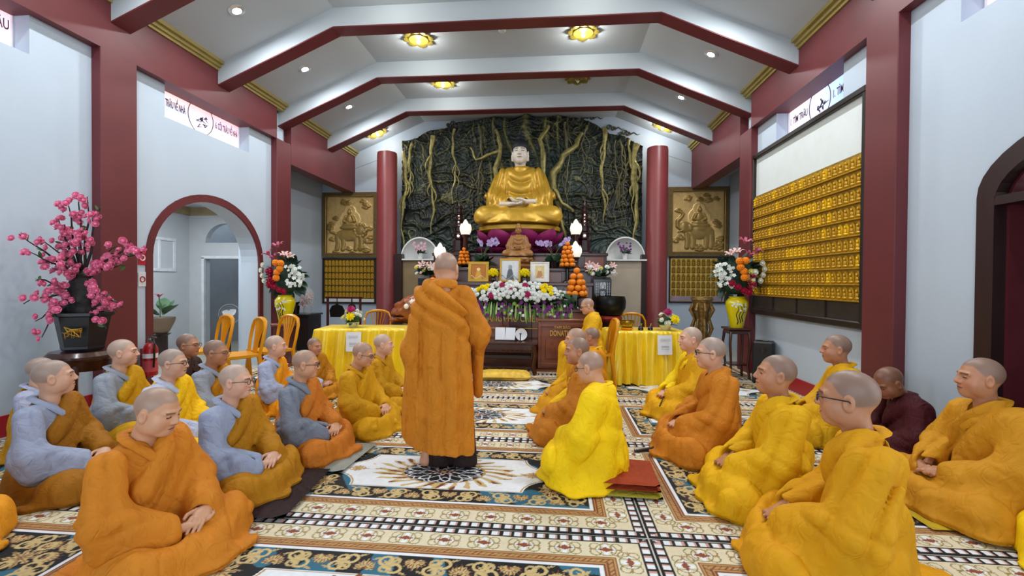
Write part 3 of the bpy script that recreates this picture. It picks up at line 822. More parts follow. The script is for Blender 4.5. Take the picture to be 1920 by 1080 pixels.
P_((-2.84, 4.22), 80, .79, 'seated person in dark brown robe below the archway', '#3a2624', None, head=2, hyaw=-2, seed=14, fine=False, spec='thin', hs=1.05, **near)
P_((-2.27, 3.86), 79, .785, 'seated person in grey robe with glasses in front of the dark brown robed one', '#8c94a4', '#b5780f', head=2, hyaw=-3, hpitch=-3, seed=16, fine=False, spec='thin', hs=1.06, **near)
P_((-1.19, 2.66), 88, .808, 'seated person in grey robe with ochre sash and glasses on a dark cushion', '#8f9ab4', '#ab7410', head=4, hyaw=-9, seed=18, spec='thin', knee=.9, fx=.36, zseat=.045)
P_((-2.07, 4.46), 80, .755, 'seated person in pale blue grey robe with orange sash beside the plastic chairs', '#9aa4c0', '#e59410', head=4, hyaw=-13, hpitch=2, seed=23, fine=False, hs=1.08, **near)
P_((-1.98, 5.08), 107, .66, 'small seated person in light blue robe facing the viewer near the yellow table', '#a9b8cf', '#b0740f', head=2, hyaw=2, seed=25, fine=False, hs=1.1, **near)
P_((-1.11, 3.30), 85, .806, 'seated person in dark grey robe with orange sash and dark round glasses', '#737b8a', '#bf7020', head=1, hyaw=-15, hpitch=-4, seed=27, spec='dark', zseat=.025, **near)
P_((-.96, 3.97), 91, .788, 'seated person in ochre yellow robe and glasses looking down, left of the standing one', '#bf8a08', '#c9930a', head=1, hyaw=-5, hpitch=-12, seed=29, spec='dark', **near)
P_((-1.01, 4.66), 87, .771, 'seated person in ochre robe without glasses in front of the left yellow table', '#b58208', '#bd890a', head=4, hyaw=-13, seed=31, fine=False, hs=1.04, **near)
P_((-.74, 5.34), 81, .74, 'seated person in ochre robe almost hidden behind the standing one', '#b9850a', '#c08c0a', head=1, seed=33, fine=False, **near)
P_((1.13, 3.10), -66, .874, 'seated person in bright yellow robe with glasses on red cushions in the aisle', '#f0c408', '#f3c80a', head=1, hyaw=2, hpitch=-12, seed=35, spec='dark', zseat=.095, knee=.86, lean=.06, drop=.103, fold=.75, fx=.36, fl=.32)
P_((1.05, 4.00), -88, .858, 'seated person in orange robe behind the bright yellow robed one', '#e0b008', '#b57018', head=2, hyaw=-10, seed=37, **near)
P_((1.07, 4.72), -92, .866, 'seated person in golden robe, third in the row right of the aisle', '#d6a008', '#c98c0a', head=1, seed=39, hyaw=-5, fine=False, **near)
P_((1.28, 5.38), -75, .81, 'seated person in orange yellow robe farthest in the row right of the aisle', '#d9a410', '#d08a0c', head=2, hyaw=5, seed=41, fine=False, **near)
P_((1.30, 5.98), -95, 1.14, 'seated person in yellow robe on a plastic chair by the donation box', '#d4a010', '#d8a412', head=1, hyaw=-2, hpitch=-15, seed=43, fine=False, spec='dark', zseat=.40, chair=True, knee=.6, fx=.24, fl=.26, fy=.06)
P_((2.21, 4.75), -96, .892, 'seated person in golden robe with yellow shawl before the right yellow table', '#e8c406', '#d19a0a', head=4, hyaw=4, hpitch=4, seed=45, collar='#eec806', **near)
P_((2.08, 3.72), -89, .91, 'seated person in orange brown robe with dark glasses, right side', '#b87016', '#bb7318', head=0, hyaw=10, seed=47, spec='dark', knee=.98, fx=.38)
P_((2.18, 2.92), -80, .897, 'seated person in mustard yellow robe without glasses looking up, right side', '#d29f06', '#d5a207', head=2, hpitch=8, seed=49, knee=.95, fx=.37)
P_((2.17, 2.17), -66, .945, 'seated person in mustard robe with glasses, nearest on the right', '#c98d06', '#cc9008', head=2, hyaw=10, seed=51, spec='dark', knee=.95, fx=.37, fl=.37, fy=.05)
P_((3.27, 4.16), -73, .90, 'seated person in golden robe beside the right maroon column', '#c99608', '#c99608', head=2, seed=53, fine=False, **near)
P_((3.40, 3.58), -88, .745, 'seated person wrapped in dark maroon robe with bowed head', '#3f1016', '#42121a', head=3, hyaw=-8, hpitch=-28, seed=55, hs=1.12, lean=.14, **near)
P_((3.34, 2.92), -89, .906, 'seated person in amber robe tied at the chest, by the dark doorway', '#c08618', '#bc8217', head=2, hyaw=12, hpitch=3, seed=57, knee=.98, fx=.42, zseat=.018)
P_((3.46, 2.20), -80, .88, 'seated person in yellow robe cut off by the right edge', '#e8c208', '#e8c208', head=2, seed=59, fine=False, **near)

# the standing figure, seen from behind
def standing():
    H = 1.60
    hv = HEADV[1]
    def body(P):
        P = P / np.array([.86, 1, 1])
        A = np.stack([np.abs(P[:, 0]), P[:, 1], P[:, 2]], 1)
        T = rc(P, (0, 0, .10), (0, -.01, 1.12), .245, .190, (1.10, .72, 1))
        T = sm(T, rc(P, (-.14, -.01, 1.285), (.14, -.01, 1.285), .075, .075), .12)
        T = sm(T, rc(P, (0, -.02, 1.30), (0, -.02, 1.36), .10, .072), .07)
        Lf = rc(P, (-.17, 0, 1.27), (-.27, .04, .85), .085, .10)
        Lf = sm(Lf, rc(P, (-.27, .04, .85), (-.285, .02, .22), .095, .085), .08)
        Lf = sm(Lf, rc(P, (-.27, .06, .9), (-.06, .26, .98), .09, .07), .06)
        Rt = rc(P, (.17, 0, 1.27), (.285, .05, .98), .082, .105)
        Rt = sm(Rt, rc(P, (.285, .05, .98), (.08, .27, 1.0), .095, .07), .06)
        Rt = sm(Rt, rc(P, (.28, .10, .92), (.265, .13, .52), .070, .045), .08)
        return T, Lf, Rt
    def fold(P, k):
        x, y, z = P.T; n1 = wob(P, 71, 5); n2 = wob(P, 72, 12); n3 = wob(P, 73, 26)
        lowm = np.clip((1.12 - .45 * x - z) / .18, 0, 1)
        f = crease(46 * x + 14 * y + 1.3 * n1 + .8 * n2 + 1.6) * (.026 + .014 * np.clip(1 - z, 0, 1)) * lowm
        g = crease(56 * (x * .60 + z * .80) + 2.4 * n1 + 1.4 * n2) * .034 * (1 - lowm) * k
        seam = -.010 * np.exp(-((((x * (1 + .12 * z) + .04 + .01 * n1) / .105) % 1 - .5) / .06) ** 2) * k
        h_ = crease(110 * (x * .7 - z * .35) + 4 * n1 + 3 * n2) * .006
        return -(f + g + h_) * np.clip(.8 + .4 * n1, .3, 1.2) + .004 * n2 + .003 * n3 + seam * lowm
    def robe(P):
        T, Lf, Rt = body(P)
        d = sm(sm(T + .026, Rt, .04), Lf + .026, .05) + fold(P, .3)
        d = smx(d, -rc(P, (0, -.03, 1.32), (0, .0, 1.6), .062, .09), .012)
        return np.maximum(d, .20 - P[:, 2] + .02 * P[:, 0])
    def kas(P):
        T, Lf, Rt = body(P)
        d = sm(T, Lf, .05) - .012 + fold(P, 1.0)
        x, y, z = P.T
        d = smx(d, (x / .86 + .06) * .62 + (z - 1.375) * .78 + .01 * wob(P, 75, 10), .012)
        d = smx(d, -(Rt - .008), .015)
        d = smx(d, -rc(P, (0, -.03, 1.32), (0, .0, 1.6), .068, .09), .012)
        return np.maximum(d, .125 - P[:, 2] - .10 * P[:, 0] - .1 * np.clip(P[:, 1], -.3, .3) * 0)
    def trousers(P):
        A = np.stack([P[:, 0] - .06, P[:, 1], P[:, 2]], 1); A[:, 0] = np.abs(A[:, 0])
        d = rc(A, (.095, -.03, .03), (.075, 0, .30), .088, .08, (1.1, .9, 1))
        return np.maximum(d, .012 - P[:, 2])
    hco, hq, hcol = get_head(1, True)
    hc = v3(0, .005, H - .122); R = rotm(-.12, -.05); loc = hco.copy() * 1.02; piv = v3(0, -.04, -.13)
    wgt = np.clip((loc[:, 2] + .20) / .10, 0, 1)[:, None]
    hvx = loc * (1 - wgt) + ((loc - piv) @ R.T + piv) * wgt + hc
    nco, nq = get_hands('lap', True); hnd = nco + v3(.01, .32, 1.0)
    def tf(P):
        A = np.stack([np.abs(P[:, 0]), P[:, 1], P[:, 2]], 1)
        d = rc(P, (0, 0, .80), (0, -.01, 1.22), .10, .09, (1.2, .75, 1))
        d = sm(d, np.minimum(rc(A, (.13, -.01, 1.25), (.20, .05, .98), .03, .03), rc(A, (.20, .05, .98), (.08, .27, 1.0), .03, .03)), .04)
        return sm(d, np.minimum(rc(A, (.10, 0, .8), (.09, .0, .09), .09, .045), rc(A, (.09, -.02, .05), (.10, .12, .03), .03, .022)), .03)
    tco, tq = nets(tf, (-.30, -.17, -.02), (.34, .36, 1.40), .02, .02); tco[:, 2] = np.maximum(tco[:, 2], .0125)
    fl = nets(lambda P: np.maximum(sm(rc(P, (-.135, -.06, .04), (-.165, .09, .03), .038, .030), rc(P, (-.13, -.05, .05), (-.12, -.02, .2), .036, .04), .03), .010 - P[:, 2]), (-.25, -.15, 0), (-.05, .2, .26), .008, .01)
    skin = np.array(rgb(hv['skin']))
    co, qd, c = concat([(hvx, hq, hcol), (hnd, nq, np.tile(skin, (len(hnd), 1))), (tco, tq, np.tile(skin, (len(tco), 1))), (fl[0], fl[1], np.tile(skin, (len(fl[0]), 1)))])
    o = inst('person', np_mesh('person', co, qd, M_skin, c), None, (.02, 3.27, 0), (0, 0, math.radians(4)), .965)
    tag(o, 'person in orange robe standing on the rug with back to the viewer', 'person')
    for nm, fn, col in (('robe', robe, '#be741a'), ('outer_robe', kas, '#c2781c')):
        co, qd = nets(fn, (-.46, -.34, .05), (.46, .46, 1.46), .0095, .045); inst(nm, np_mesh(nm, co, qd, cloth(col)), o)
    co, qd = nets(trousers, (-.2, -.18, -.01), (.34, .16, .42), .012, .02); inst('trousers', np_mesh('trousers', co, qd, cloth('#261a1a')), o)
    b = MB(); b.tube([(.083 * math.cos(a), -.030 + .072 * math.sin(a), 1.352 - .015 * math.sin(a)) for a in np.linspace(0, 2 * PI, 25)], .034, 10, caps=False, flat=.45, up=(1, 0, 0))
    b.build('collar', cloth('#c47a1e'), o, True)
standing()

# ---------------------------------------------------------------- printed rugs
RW, RD = 2.495, 1.392
def rug_mesh():
    st = .0052
    nx, ny = int(RW / st), int(RD / st)
    x = np.linspace(-RW / 2, RW / 2, nx); y = np.linspace(-RD / 2, RD / 2, ny)
    X, Y = np.meshgrid(x, y, indexing='ij'); C = np.zeros((nx, ny, 3))
    h = lambda c: np.array(rgb(c))
    cream, brown, tan, dark, gold, teal, white, olive, pink = map(h, ('#ddd2b4', '#8a4a2e', '#b58f58', '#10151a', '#cdb47c', '#2b6880', '#e6eaee', '#8f8457', '#c99a90'))
    ex = RW / 2 - np.abs(X); ey = RD / 2 - np.abs(Y); e = np.minimum(ex, ey); along = np.where(ey < ex, X, Y)
    C[:] = white
    def fill(m, c): C[m] = c
    m = e < .062; fill(m, dark)
    fr = (along / .060) % 1; m = (e > .014) & (e < .050) & (fr > .28) ; fill(m, white); fill(m & (fr > .80), pink)
    m = (e >= .062) & (e < .185); fill(m, cream)
    m = (e >= .185) & (e < .25); fill(m, tan)
    for a in (.187, .203, .232, .248): fill(np.abs(e - a) < .0032, brown * .8)
    rp = ((along + e * 1.0) / .028) % 1; fill((e > .206) & (e < .230) & (rp < .3), brown)
    inner = (np.abs(X) < RW / 2 - .43) & (np.abs(Y) < RD / 2 - .43)
    cx, cy = RW / 2 - .43, RD / 2 - .43
    dcorner = np.hypot((np.abs(X) - cx) / 1.25, np.abs(Y) - cy)
    field = inner & (dcorner > .20)
    m = (e >= .275) & ~field; fill(m, dark)
    tb = (wob(np.stack([X.ravel(), Y.ravel(), 0 * X.ravel()], 1), 5, 22).reshape(X.shape) > .22); fill(m & tb, teal)
    darkzone = m
    # stamps
    def win(px, py, r):
        i0, i1 = np.searchsorted(x, (px - r, px + r)); j0, j1 = np.searchsorted(y, (py - r, py + r))
        return slice(max(i0, 0), i1), slice(max(j0, 0), j1)
    def leaf(px, py, a, L, w, c, zone=None, vein=None):
        s = win(px, py, L * 1.1)
        u = (X[s] - px) * math.cos(a) + (Y[s] - py) * math.sin(a); v = -(X[s] - px) * math.sin(a) + (Y[s] - py) * math.cos(a)
        t = np.clip(u / L, 0, 1); mk = (u > 0) & (u < L) & (np.abs(v) < w * np.sin(PI * t ** .8) * (.75 + .25 * np.cos(t * 20)))
        if zone is not None: mk &= zone[s]
        C[s][mk] = c
        if vein is not None: C[s][mk & (np.abs(v) < .0028)] = vein
    def rosette(px, py, r, n, c, c2=None, zone=None):
        s = win(px, py, r * 1.1); th = np.arctan2(Y[s] - py, X[s] - px); rr = np.hypot(X[s] - px, Y[s] - py)
        mk = rr < r * (.68 + .32 * np.cos(n * th))
        if zone is not None: mk &= zone[s]
        C[s][mk] = c
        if c2 is not None: C[s][mk & (rr < r * .4)] = c2
    def ring(px, py, r, w, c, zone=None, ay=1.0):
        s = win(px, py, r * 1.3 + w); rr = np.hypot(X[s] - px, (Y[s] - py) / ay); mk = np.abs(rr - r) < w
        if zone is not None: mk &= zone[s]
        C[s][mk] = c
    creamz = (e >= .066) & (e < .182)
    def band(cen, zone, step, fn):
        for side in range(4):
            L = (RW if side % 2 == 0 else RD) - 2 * cen; n = int(round(L / step)); st_ = L / n
            for i in range(n):
                t = -L / 2 + (i + .5) * st_
                if side == 0: p, a = (t, -RD / 2 + cen), 0
                elif side == 1: p, a = (RW / 2 - cen, t), PI / 2
                elif side == 2: p, a = (-t, RD / 2 - cen), PI
                else: p, a = (-RW / 2 + cen, -t), -PI / 2
                fn(p, a, i)
    def f_cream(p, a, i):
        ca, sa = math.cos(a), math.sin(a); q = lambda u, v: (p[0] + u * ca - v * sa, p[1] + u * sa + v * ca)
        for u in (-.052, .052):
            for v in (-.024, .024):
                ring(*q(u, v), .027, .0032, olive, creamz)
        s0 = q(0, 0); rosette(*s0, .048, 4, white, None, creamz); ring(*s0, .050, .003, olive, creamz)
        for k in range(4): leaf(*s0, a + (0, PI, PI / 2, -PI / 2)[k], .042 if k < 2 else .022, .015, brown, creamz)
        leaf(*q(.052, 0), a, .034, .009, tan * .8, creamz); leaf(*q(-.052, 0), a + PI, .034, .009, tan * .8, creamz)
    band(.124, creamz, .205, f_cream)
    def f_dark(p, a, i):
        ca, sa = math.cos(a), math.sin(a); q = lambda u, v: (p[0] + u * ca - v * sa, p[1] + u * sa + v * ca)
        sg = 1 if i % 2 else -1
        for k in range(9):
            an = a + sg * PI / 2 + (k - 4) * .36
            leaf(*q(0, -sg * .042), an, .085 - .006 * abs(k - 4), .013, gold * (1.0 if k % 2 else .85), darkzone, brown * .7)
        for d in (-1, 1):
            ring(*q(d * .085, sg * .028), .030, .008, gold, darkzone); ring(*q(d * .098, -sg * .030), .024, .007, gold * .85, darkzone)
            leaf(*q(d * .075, -sg * .01), a + (0 if d > 0 else PI) + sg * .5, .07, .013, gold, darkzone); leaf(*q(d * .06, sg * .05), a + (PI if d > 0 else 0) - sg * .4, .05, .010, gold * .8, darkzone)
            leaf(*q(d * .11, sg * .01), a + (0 if d > 0 else PI) - sg * .8, .06, .012, gold * .9, darkzone)
    band(.352, darkzone, .235, f_dark)
    for sx in (-1, 1):
        for sy in (-1, 1):
            px, py = sx * (cx - .07), sy * (cy - .05)
            for k in range(10): leaf(px, py, k * .628 + .2, .10, .016, gold * (1 if k % 2 else .8), darkzone, brown * .7)
            for (a_, b_) in ((.10, .02), (.02, .10), (-.02, -.06), (.12, -.05)): ring(px + sx * a_, py + sy * b_, .03, .008, gold, darkzone)
    # lines round the field
    edge = np.abs(np.where(inner, np.minimum(np.minimum(cx - np.abs(X), cy - np.abs(Y)), dcorner - .20), -1) - .010) < .004
    fill(edge, tan)
    # medallion, sunburst and small side motifs
    th = np.arctan2(Y / .62, X); rr = np.hypot(X, Y / .62)
    sun = (rr < .40 + .05 * np.cos(24 * th) + .10 * np.abs(np.cos(th)) ** 6 * (1 + .5 * np.cos(9 * th))) & field & (rr > .27)
    nz = wob(np.stack([X.ravel(), Y.ravel(), 0 * X.ravel()], 1), 15, 60).reshape(X.shape)
    fill(sun & (np.cos(24 * th + 30 * rr) + nz * 1.5 > -.25), gold * .95); fill(sun & (np.cos(24 * th + 30 * rr) + nz > .9), brown * .8)
    med = rr < .285; fill(med, dark); fill((np.abs(rr - .285) < .008), tan)
    fill(med & (np.abs(np.sin(8 * th) * .07 + .17 - rr) < .012), white); fill(med & (np.abs(np.sin(8 * th + PI) * .06 + .20 - rr) < .009), white * .85)
    fill(med & (np.abs(np.sin(16 * th) * .02 + .255 - rr) < .007), white * .8)
    fill(med & (rr < .085 + .03 * np.cos(8 * th)), brown * .6); fill(med & (np.abs(rr - .06 - .02 * np.cos(8 * th)) < .008), white * .9); fill(rr < .02, gold)
    for sx in (-1, 1):
        for k in range(8): leaf(sx * .62, 0, k * PI / 4, .085 if k % 4 == 0 else .05, .018, gold * .9, field, brown * .8)
        ring(sx * .62, 0, .055, .004, tan, field, .7); leaf(sx * .50, 0, 0 if sx < 0 else PI, .07, .012, gold, field); leaf(sx * .66, 0, 0 if sx > 0 else PI, .10, .010, gold, field)
    Z = .0035 + .0016 * wob(np.stack([X.ravel(), Y.ravel(), 0 * X.ravel()], 1), 25, 9).reshape(X.shape) + .0010 * np.sin(Y * 40 + 3 * np.sin(X * 6)) * np.clip(1 - e / .2, 0, 1)
    Z[0] = Z[-1] = 0; Z[:, 0] = Z[:, -1] = 0
    return grid_mesh('rug', X, Y, Z, C, mat('rug_print', None, .7, vcol=True, var=.05, scale=30, spec=.3))
RUG = rug_mesh()
rows = (1.72, 3.12, 4.51, 5.90, 7.30); cols = (-2.452, .052, 2.556)
RN = ('nearest the viewer', 'second from the viewer', 'third from the viewer', 'fourth from the viewer', 'farthest, running under the altar')
CN = ('along the left wall', 'in the centre aisle', 'along the right wall')
for i, yy in enumerate(rows):
    for j, xx in enumerate(cols):
        lab = 'patterned cream and navy rug %s, %s' % (CN[j], RN[i])
        if (i, j) == (1, 1): lab = 'patterned rug with round medallion right under the standing person'
        tag(inst('rug', RUG, None, (xx, yy, .0005 + .0003 * ((i + j) % 2))), lab, 'rug', 'patterned rugs covering the floor')

# ---------------------------------------------------------------- cushions and mats
def cushion(loc, size, rz, m, label, name='floor_cushion', cat='cushion', n=14):
    sx, sy, sz = size
    u = np.linspace(-1, 1, n)
    b = MB(); vs = []; fs = []
    def pt(a, c, top):
        k = (1 - abs(a) ** 6) * (1 - abs(c) ** 6); zz = sz * (.45 + .55 * k ** .5) if top else sz * (.45 - .45 * k ** .5)
        return (a * sx / 2, c * sy / 2, zz)
    for top in (0, 1):
        for a in u:
            for c in u: vs.append(pt(a, c, top))
    for top in (0, 1):
        for i in range(n - 1):
            for j in range(n - 1):
                k = top * n * n + i * n + j; fs.append((k, k + n, k + n + 1, k + 1))
    ring_ = [i * n for i in range(n)] + [(n - 1) * n + j for j in range(1, n)] + [i * n + n - 1 for i in range(n - 2, -1, -1)] + [j for j in range(n - 2, 0, -1)]
    for a, c in zip(ring_, ring_[1:] + ring_[:1]): fs.append((a, c, c + n * n, a + n * n))
    b.add(vs, fs)
    o = b.build(name, m, None, True, 60, loc=loc, rot=(0, 0, rz)); return tag(o, label, cat)
cushion((-1.08, 2.66, .006), (.78, .66, .05), .1, cloth('#2a1a1c'), 'large dark brown cushion under the ochre and grey robed person')
cushion((-1.02, 3.30, .006), (.80, .56, .03), -.05, cloth('#8d8f86'), 'thin grey mat under the person with dark round glasses', 'sitting_mat', 'mat')
cushion((1.24, 3.07, .006), (.50, .46, .030), -.05, cloth('#9c8f2e'), 'flat olive mat under the red cushions', 'sitting_mat', 'mat')
cushion((1.25, 3.07, .036), (.46, .42, .035), -.05, cloth('#8c3418'), 'lower brick red cushion under the bright yellow robed person')
cushion((1.25, 3.07, .070), (.45, .41, .035), -.05, cloth('#973a1a'), 'upper brick red cushion under the bright yellow robed person')
cushion((3.24, 2.98, .006), (.80, .66, .022), .02, cloth('#b79a1c'), 'thin yellow mat under the amber robed person', 'sitting_mat', 'mat')
cushion((.14, 6.22, .006), (.72, .34, .11), .06, mat('quilted_yellow', '#e2b944', .6, var=.25, scale=14, bump=.3, bscale=18), 'yellow patterned kneeling cushion on the floor before the offering table', 'kneeling_cushion')

# ---------------------------------------------------------------- the carved wall behind the altar
M_relief = mat('painted_relief', None, .45, .15, vcol=True, var=.15, scale=20, spec=.5)
def relief_wall():
    t = thing('cave_relief', 'dark carved cave wall with gilded roots behind the large seated statue', 'relief', (0, 0, 0))
    st = .0145; x = np.arange(-2.56, 2.66, st); z = np.arange(.9, 4.95, st)
    X, Z = np.meshgrid(x, z, indexing='ij'); P = np.stack([X.ravel(), 0 * X.ravel(), Z.ravel()], 1)
    n = lambda s, f: wob(P, s, f).reshape(X.shape)
    w1, w2 = n(1, 5), n(2, 9)
    r1 = 1 - np.abs(np.sin(9 * Z + 3.0 * w1 + 2.2 * w2 + 1.3 * X)); r2 = 1 - np.abs(np.sin(16 * X + 5 * w1 + 4 * n(3, 11) + 5 * Z)); r3 = 1 - np.abs(np.sin(30 * Z + 6 * w2 + 9 * X * w1))
    r4 = 1 - np.abs(np.sin(34 * X + 9 * w2 + 7 * n(12, 14) + 13 * Z)); r5 = 1 - np.abs(np.sin(26 * Z - 17 * X + 8 * n(13, 12)))
    hgt = .045 * r1 ** 2 + .035 * r2 ** 3 + .02 * r3 ** 2 + .05 * w1 + .022 * r4 ** 2 * np.clip(.5 + n(14, 5), 0, 1) + .020 * r5 ** 2 * np.clip(.5 + n(15, 5), 0, 1)
    # tree mass behind the statue: broad vertical trunks and boughs
    tr = np.exp(-((X - .12) / .85) ** 2) * np.clip((Z - 2.3) / .5, 0, 1)
    k = 1 - np.abs(np.sin(11 * X + 2.2 * n(6, 3) + 1.2 * np.sin(3 * Z)))
    hgt += tr * (.10 * k ** 2 + .06)
    gild = np.clip((r1 ** 6) * .45 + (r2 ** 8) * .6 + (r4 ** 8) * .45 + (r5 ** 8) * .4 + tr * k ** 3 * 1.5 - .10, 0, 1) * np.clip(.65 + .9 * n(8, 6), 0, 1)
    dk = np.array(rgb('#0d1411')); gd = np.array(rgb('#9a9560')); bl = np.array(rgb('#2c3d3a'))
    C = dk + (bl - dk) * np.clip(.5 + n(9, 4), 0, 1)[..., None]; C = C + (gd - C) * gild[..., None]
    top = np.interp(x, (-2.67, -1.53, -.94, 1.25, 1.7, 2.65), (4.36, 4.69, 4.84, 4.84, 4.62, 4.2))[:, None]
    Zc = np.minimum(Z, top + .03 * np.sin(9 * X))
    Yv = 9.86 - hgt; Yv[:, -1] = 9.99; Yv[0] = Yv[-1] = 9.99; Yv = np.where(Z > top + .06, 9.99, Yv)
    inst('rock_face', grid_mesh('rock_face', X, Yv, Zc, C, M_relief), t)
    M_vine = mat('gilded_root', '#8f8650', .42, .35, var=.4, scale=14, bump=.4, bscale=30)
    M_vine2 = mat('dull_root', '#5d5a3c', .5, .2, var=.4, scale=14, bump=.4, bscale=30)
    rr = random.Random(3)
    def vine(x0, z0, z1, r, m, drift=0.0, kind='hanging_root'):
        n_ = 26; ph = rr.uniform(0, 6); pts = []; rad = []
        for i in range(n_):
            s = i / (n_ - 1); zz = z0 + (z1 - z0) * s
            pts.append((x0 + drift * s + .035 * math.sin(ph + 9 * s) + .015 * math.sin(25 * s + ph), 9.70 - .03 * math.sin(5 * s + ph), zz)); rad.append(r * (1 - .7 * s) * (1 + .25 * math.sin(17 * s + ph)))
        o = MB().tube(pts, rad, 7).build(kind, m, t, True)
        for k_ in range(3):
            i = rr.randint(4, n_ - 10); a = pts[i]; sg = rr.choice((-1, 1)); L = rr.uniform(.15, .35)
            MB().tube([(a[0] + sg * L * .35 * math.sin(s * 2.2), a[1] - .02, a[2] - L * s) for s in np.linspace(0, 1.2, 9)], [r * .55 * (1 - .75 * s) for s in np.linspace(0, 1, 9)], 6).build('rootlet', m, o, True)
        return o
    for (a, b_, c_, r_, m_, d_) in ((-1.85, 4.45, 2.35, .05, M_vine, .02), (-1.35, 4.6, 3.0, .032, M_vine, .0), (-.78, 4.7, 2.6, .03, M_vine2, .0), (-2.05, 4.3, 3.2, .02, M_vine2, .05),
                                   (-2.42, 4.15, 1.95, .055, M_vine, -.05), (-2.28, 4.3, 2.9, .04, M_vine, -.12), (1.05, 4.7, 2.9, .034, M_vine2, .02), (1.42, 4.6, 3.6, .026, M_vine2, -.06), (1.80, 4.55, 2.55, .045, M_vine, .02),
                                   (2.08, 4.3, 2.5, .018, M_vine2, .0), (2.16, 4.3, 2.4, .018, M_vine2, .01), (2.24, 4.2, 2.5, .016, M_vine2, .0), (2.46, 4.2, 1.95, .07, M_vine, .02), (2.36, 4.3, 2.6, .035, M_vine, .1)):
        vine(a, b_, c_, r_, m_, d_)
    # boughs spreading from behind the statue
    for pts, r_ in (([(.72, 9.6, 3.1), (.80, 9.55, 3.6), (.98, 9.58, 3.95), (1.25, 9.66, 4.2), (1.35, 9.7, 4.45)], .085), ([(.55, 9.6, 3.2), (.58, 9.55, 3.8), (.50, 9.6, 4.3), (.66, 9.66, 4.6)], .07), ([(-.38, 9.6, 3.1), (-.42, 9.55, 3.7), (-.32, 9.6, 4.2), (-.45, 9.66, 4.55)], .065),
                    ([(-.35, 9.6, 4.1), (-.6, 9.6, 4.0), (-.85, 9.66, 3.92), (-1.0, 9.7, 4.2)], .04), ([(.75, 9.55, 3.3), (.98, 9.5, 2.95), (1.2, 9.6, 2.8)], .055), ([(-.55, 9.6, 3.2), (-.62, 9.55, 2.7), (-.8, 9.6, 2.2)], .05), ([(.85, 9.6, 3.0), (.98, 9.5, 2.5), (1.05, 9.55, 2.1)], .05)):
        q = []
        for i in range(len(pts) - 1):
            for s in (0, .33, .66): q.append(tuple(pts[i][k] + (pts[i + 1][k] - pts[i][k]) * s for k in range(3)))
        q.append(pts[-1]); q = [(p[0] + .02 * math.sin(i * 1.7), p[1], p[2]) for i, p in enumerate(q)]
        MB().tube(q, [r_ * (1 - .5 * i / len(q)) * (1 + .15 * math.sin(i * 2.1)) for i in range(len(q))], 9).build('bough', M_vine, t, True)
    # dark cloud scrolls creeping onto the white wall above
    M_scroll = mat('bronze_cloud_scroll', '#4c4a3a', .5, .3, var=.2)
    for (a, b_, s_) in ((-2.38, 4.36, 1), (-1.98, 4.52, .9), (-1.45, 4.78, 1), (1.50, 4.86, 1), (1.95, 4.62, 1), (2.28, 4.50, .8)):
        m = MB()
        for (dx, dz, r_) in ((-.10, .0, .045), (0, .03, .06), (.09, .0, .05)):
            m.tube([(a + s_ * dx + r_ * (1 - .06 * i) * math.cos(i * .55), 9.985, b_ + dz + r_ * (1 - .06 * i) * math.sin(i * .55)) for i in range(15)], [.016] * 15, 6)
        m.tube([(a + .12 * s_, 9.985, b_ - .02), (a + .2, 9.985, b_ + .03), (a + .27, 9.985, b_ - .02), (a + .33, 9.985, b_ + .0)], [.016, .014, .01, .003], 6)
        m.build('cloud_scroll', M_scroll, t, True)
    return t
relief_wall()
# round columns and the flat dark posts beside them
for x, sd in ((-2.72, 'left'), (2.85, 'right')):
    struct(MB().lathe([(.235, 0), (.235, .12), (.212, .16), (.208, 3.96), (.20, 4.03), (.12, 4.06)], 32).build('round_column', M_redcol, None, True, 30, loc=(x, 9.42, 0)), 'round maroon column beside the altar, %s side' % sd, 'column')
struct(MB().box((-2.44, 9.5, .95), (.16, .4, 1.9)).build('trim_40', M_dark))
struct(MB().box((2.62, 9.5, .95), (.14, .3, 1.9)).build('trim_41', M_dark))
# niches: white half dome over a tan panel
M_tan = mat('niche_panel', '#8a7554', .6, var=.08); M_tan2 = mat('niche_panel_pale', '#b8ab98', .6, var=.06)
M_niche = mat('niche_white', '#e3e4e2', .6, var=.04)
def niche(xc, w, label, m):
    t = thing('niche', label, 'niche', (xc, 9.40, 0)); struct(t)
    hw = w / 2; rise = .46
    n_ = 18; b = MB(); vs = []; fs = []
    for j in range(8):
        q = j / 7 * PI / 2
        for i in range(n_ + 1):
            a = PI * i / n_; vs.append((hw * .96 * math.cos(a) * math.cos(q * .96), .24 * math.sin(q), 1.80 + rise * .96 * math.sin(a) * math.cos(q * .96)))
    for j in range(7):
        for i in range(n_): k = j * (n_ + 1) + i; fs.append((k, k + 1, k + n_ + 2, k + n_ + 1))
    b.add(vs, fs); b.build('dome', M_niche, t, True)
    pts = [(hw * math.cos(PI * i / n_), 1.80 + rise * math.sin(PI * i / n_)) for i in range(n_ + 1)] + [(hw * .94 * math.cos(PI - PI * i / n_), 1.80 + rise * .94 * math.sin(PI * i / n_)) for i in range(n_ + 1)]
    MB().prism(pts, -.02, .02, lambda u, v, w_: (u, w_, v)).build('rim', M_niche, t)
    MB().box((0, .06, 1.785), (w + .03, .30, .03)).build('shelf', M_niche, t)
    MB().box((0, .08, .88), (w * .93, .2, 1.76)).build('panel', m, t)
    return t
niche(-2.0, .82, 'white half dome niche over a brown panel, left of the altar', M_tan)
niche(2.23, .80, 'white half dome niche over a beige panel, right of the altar', M_tan2)

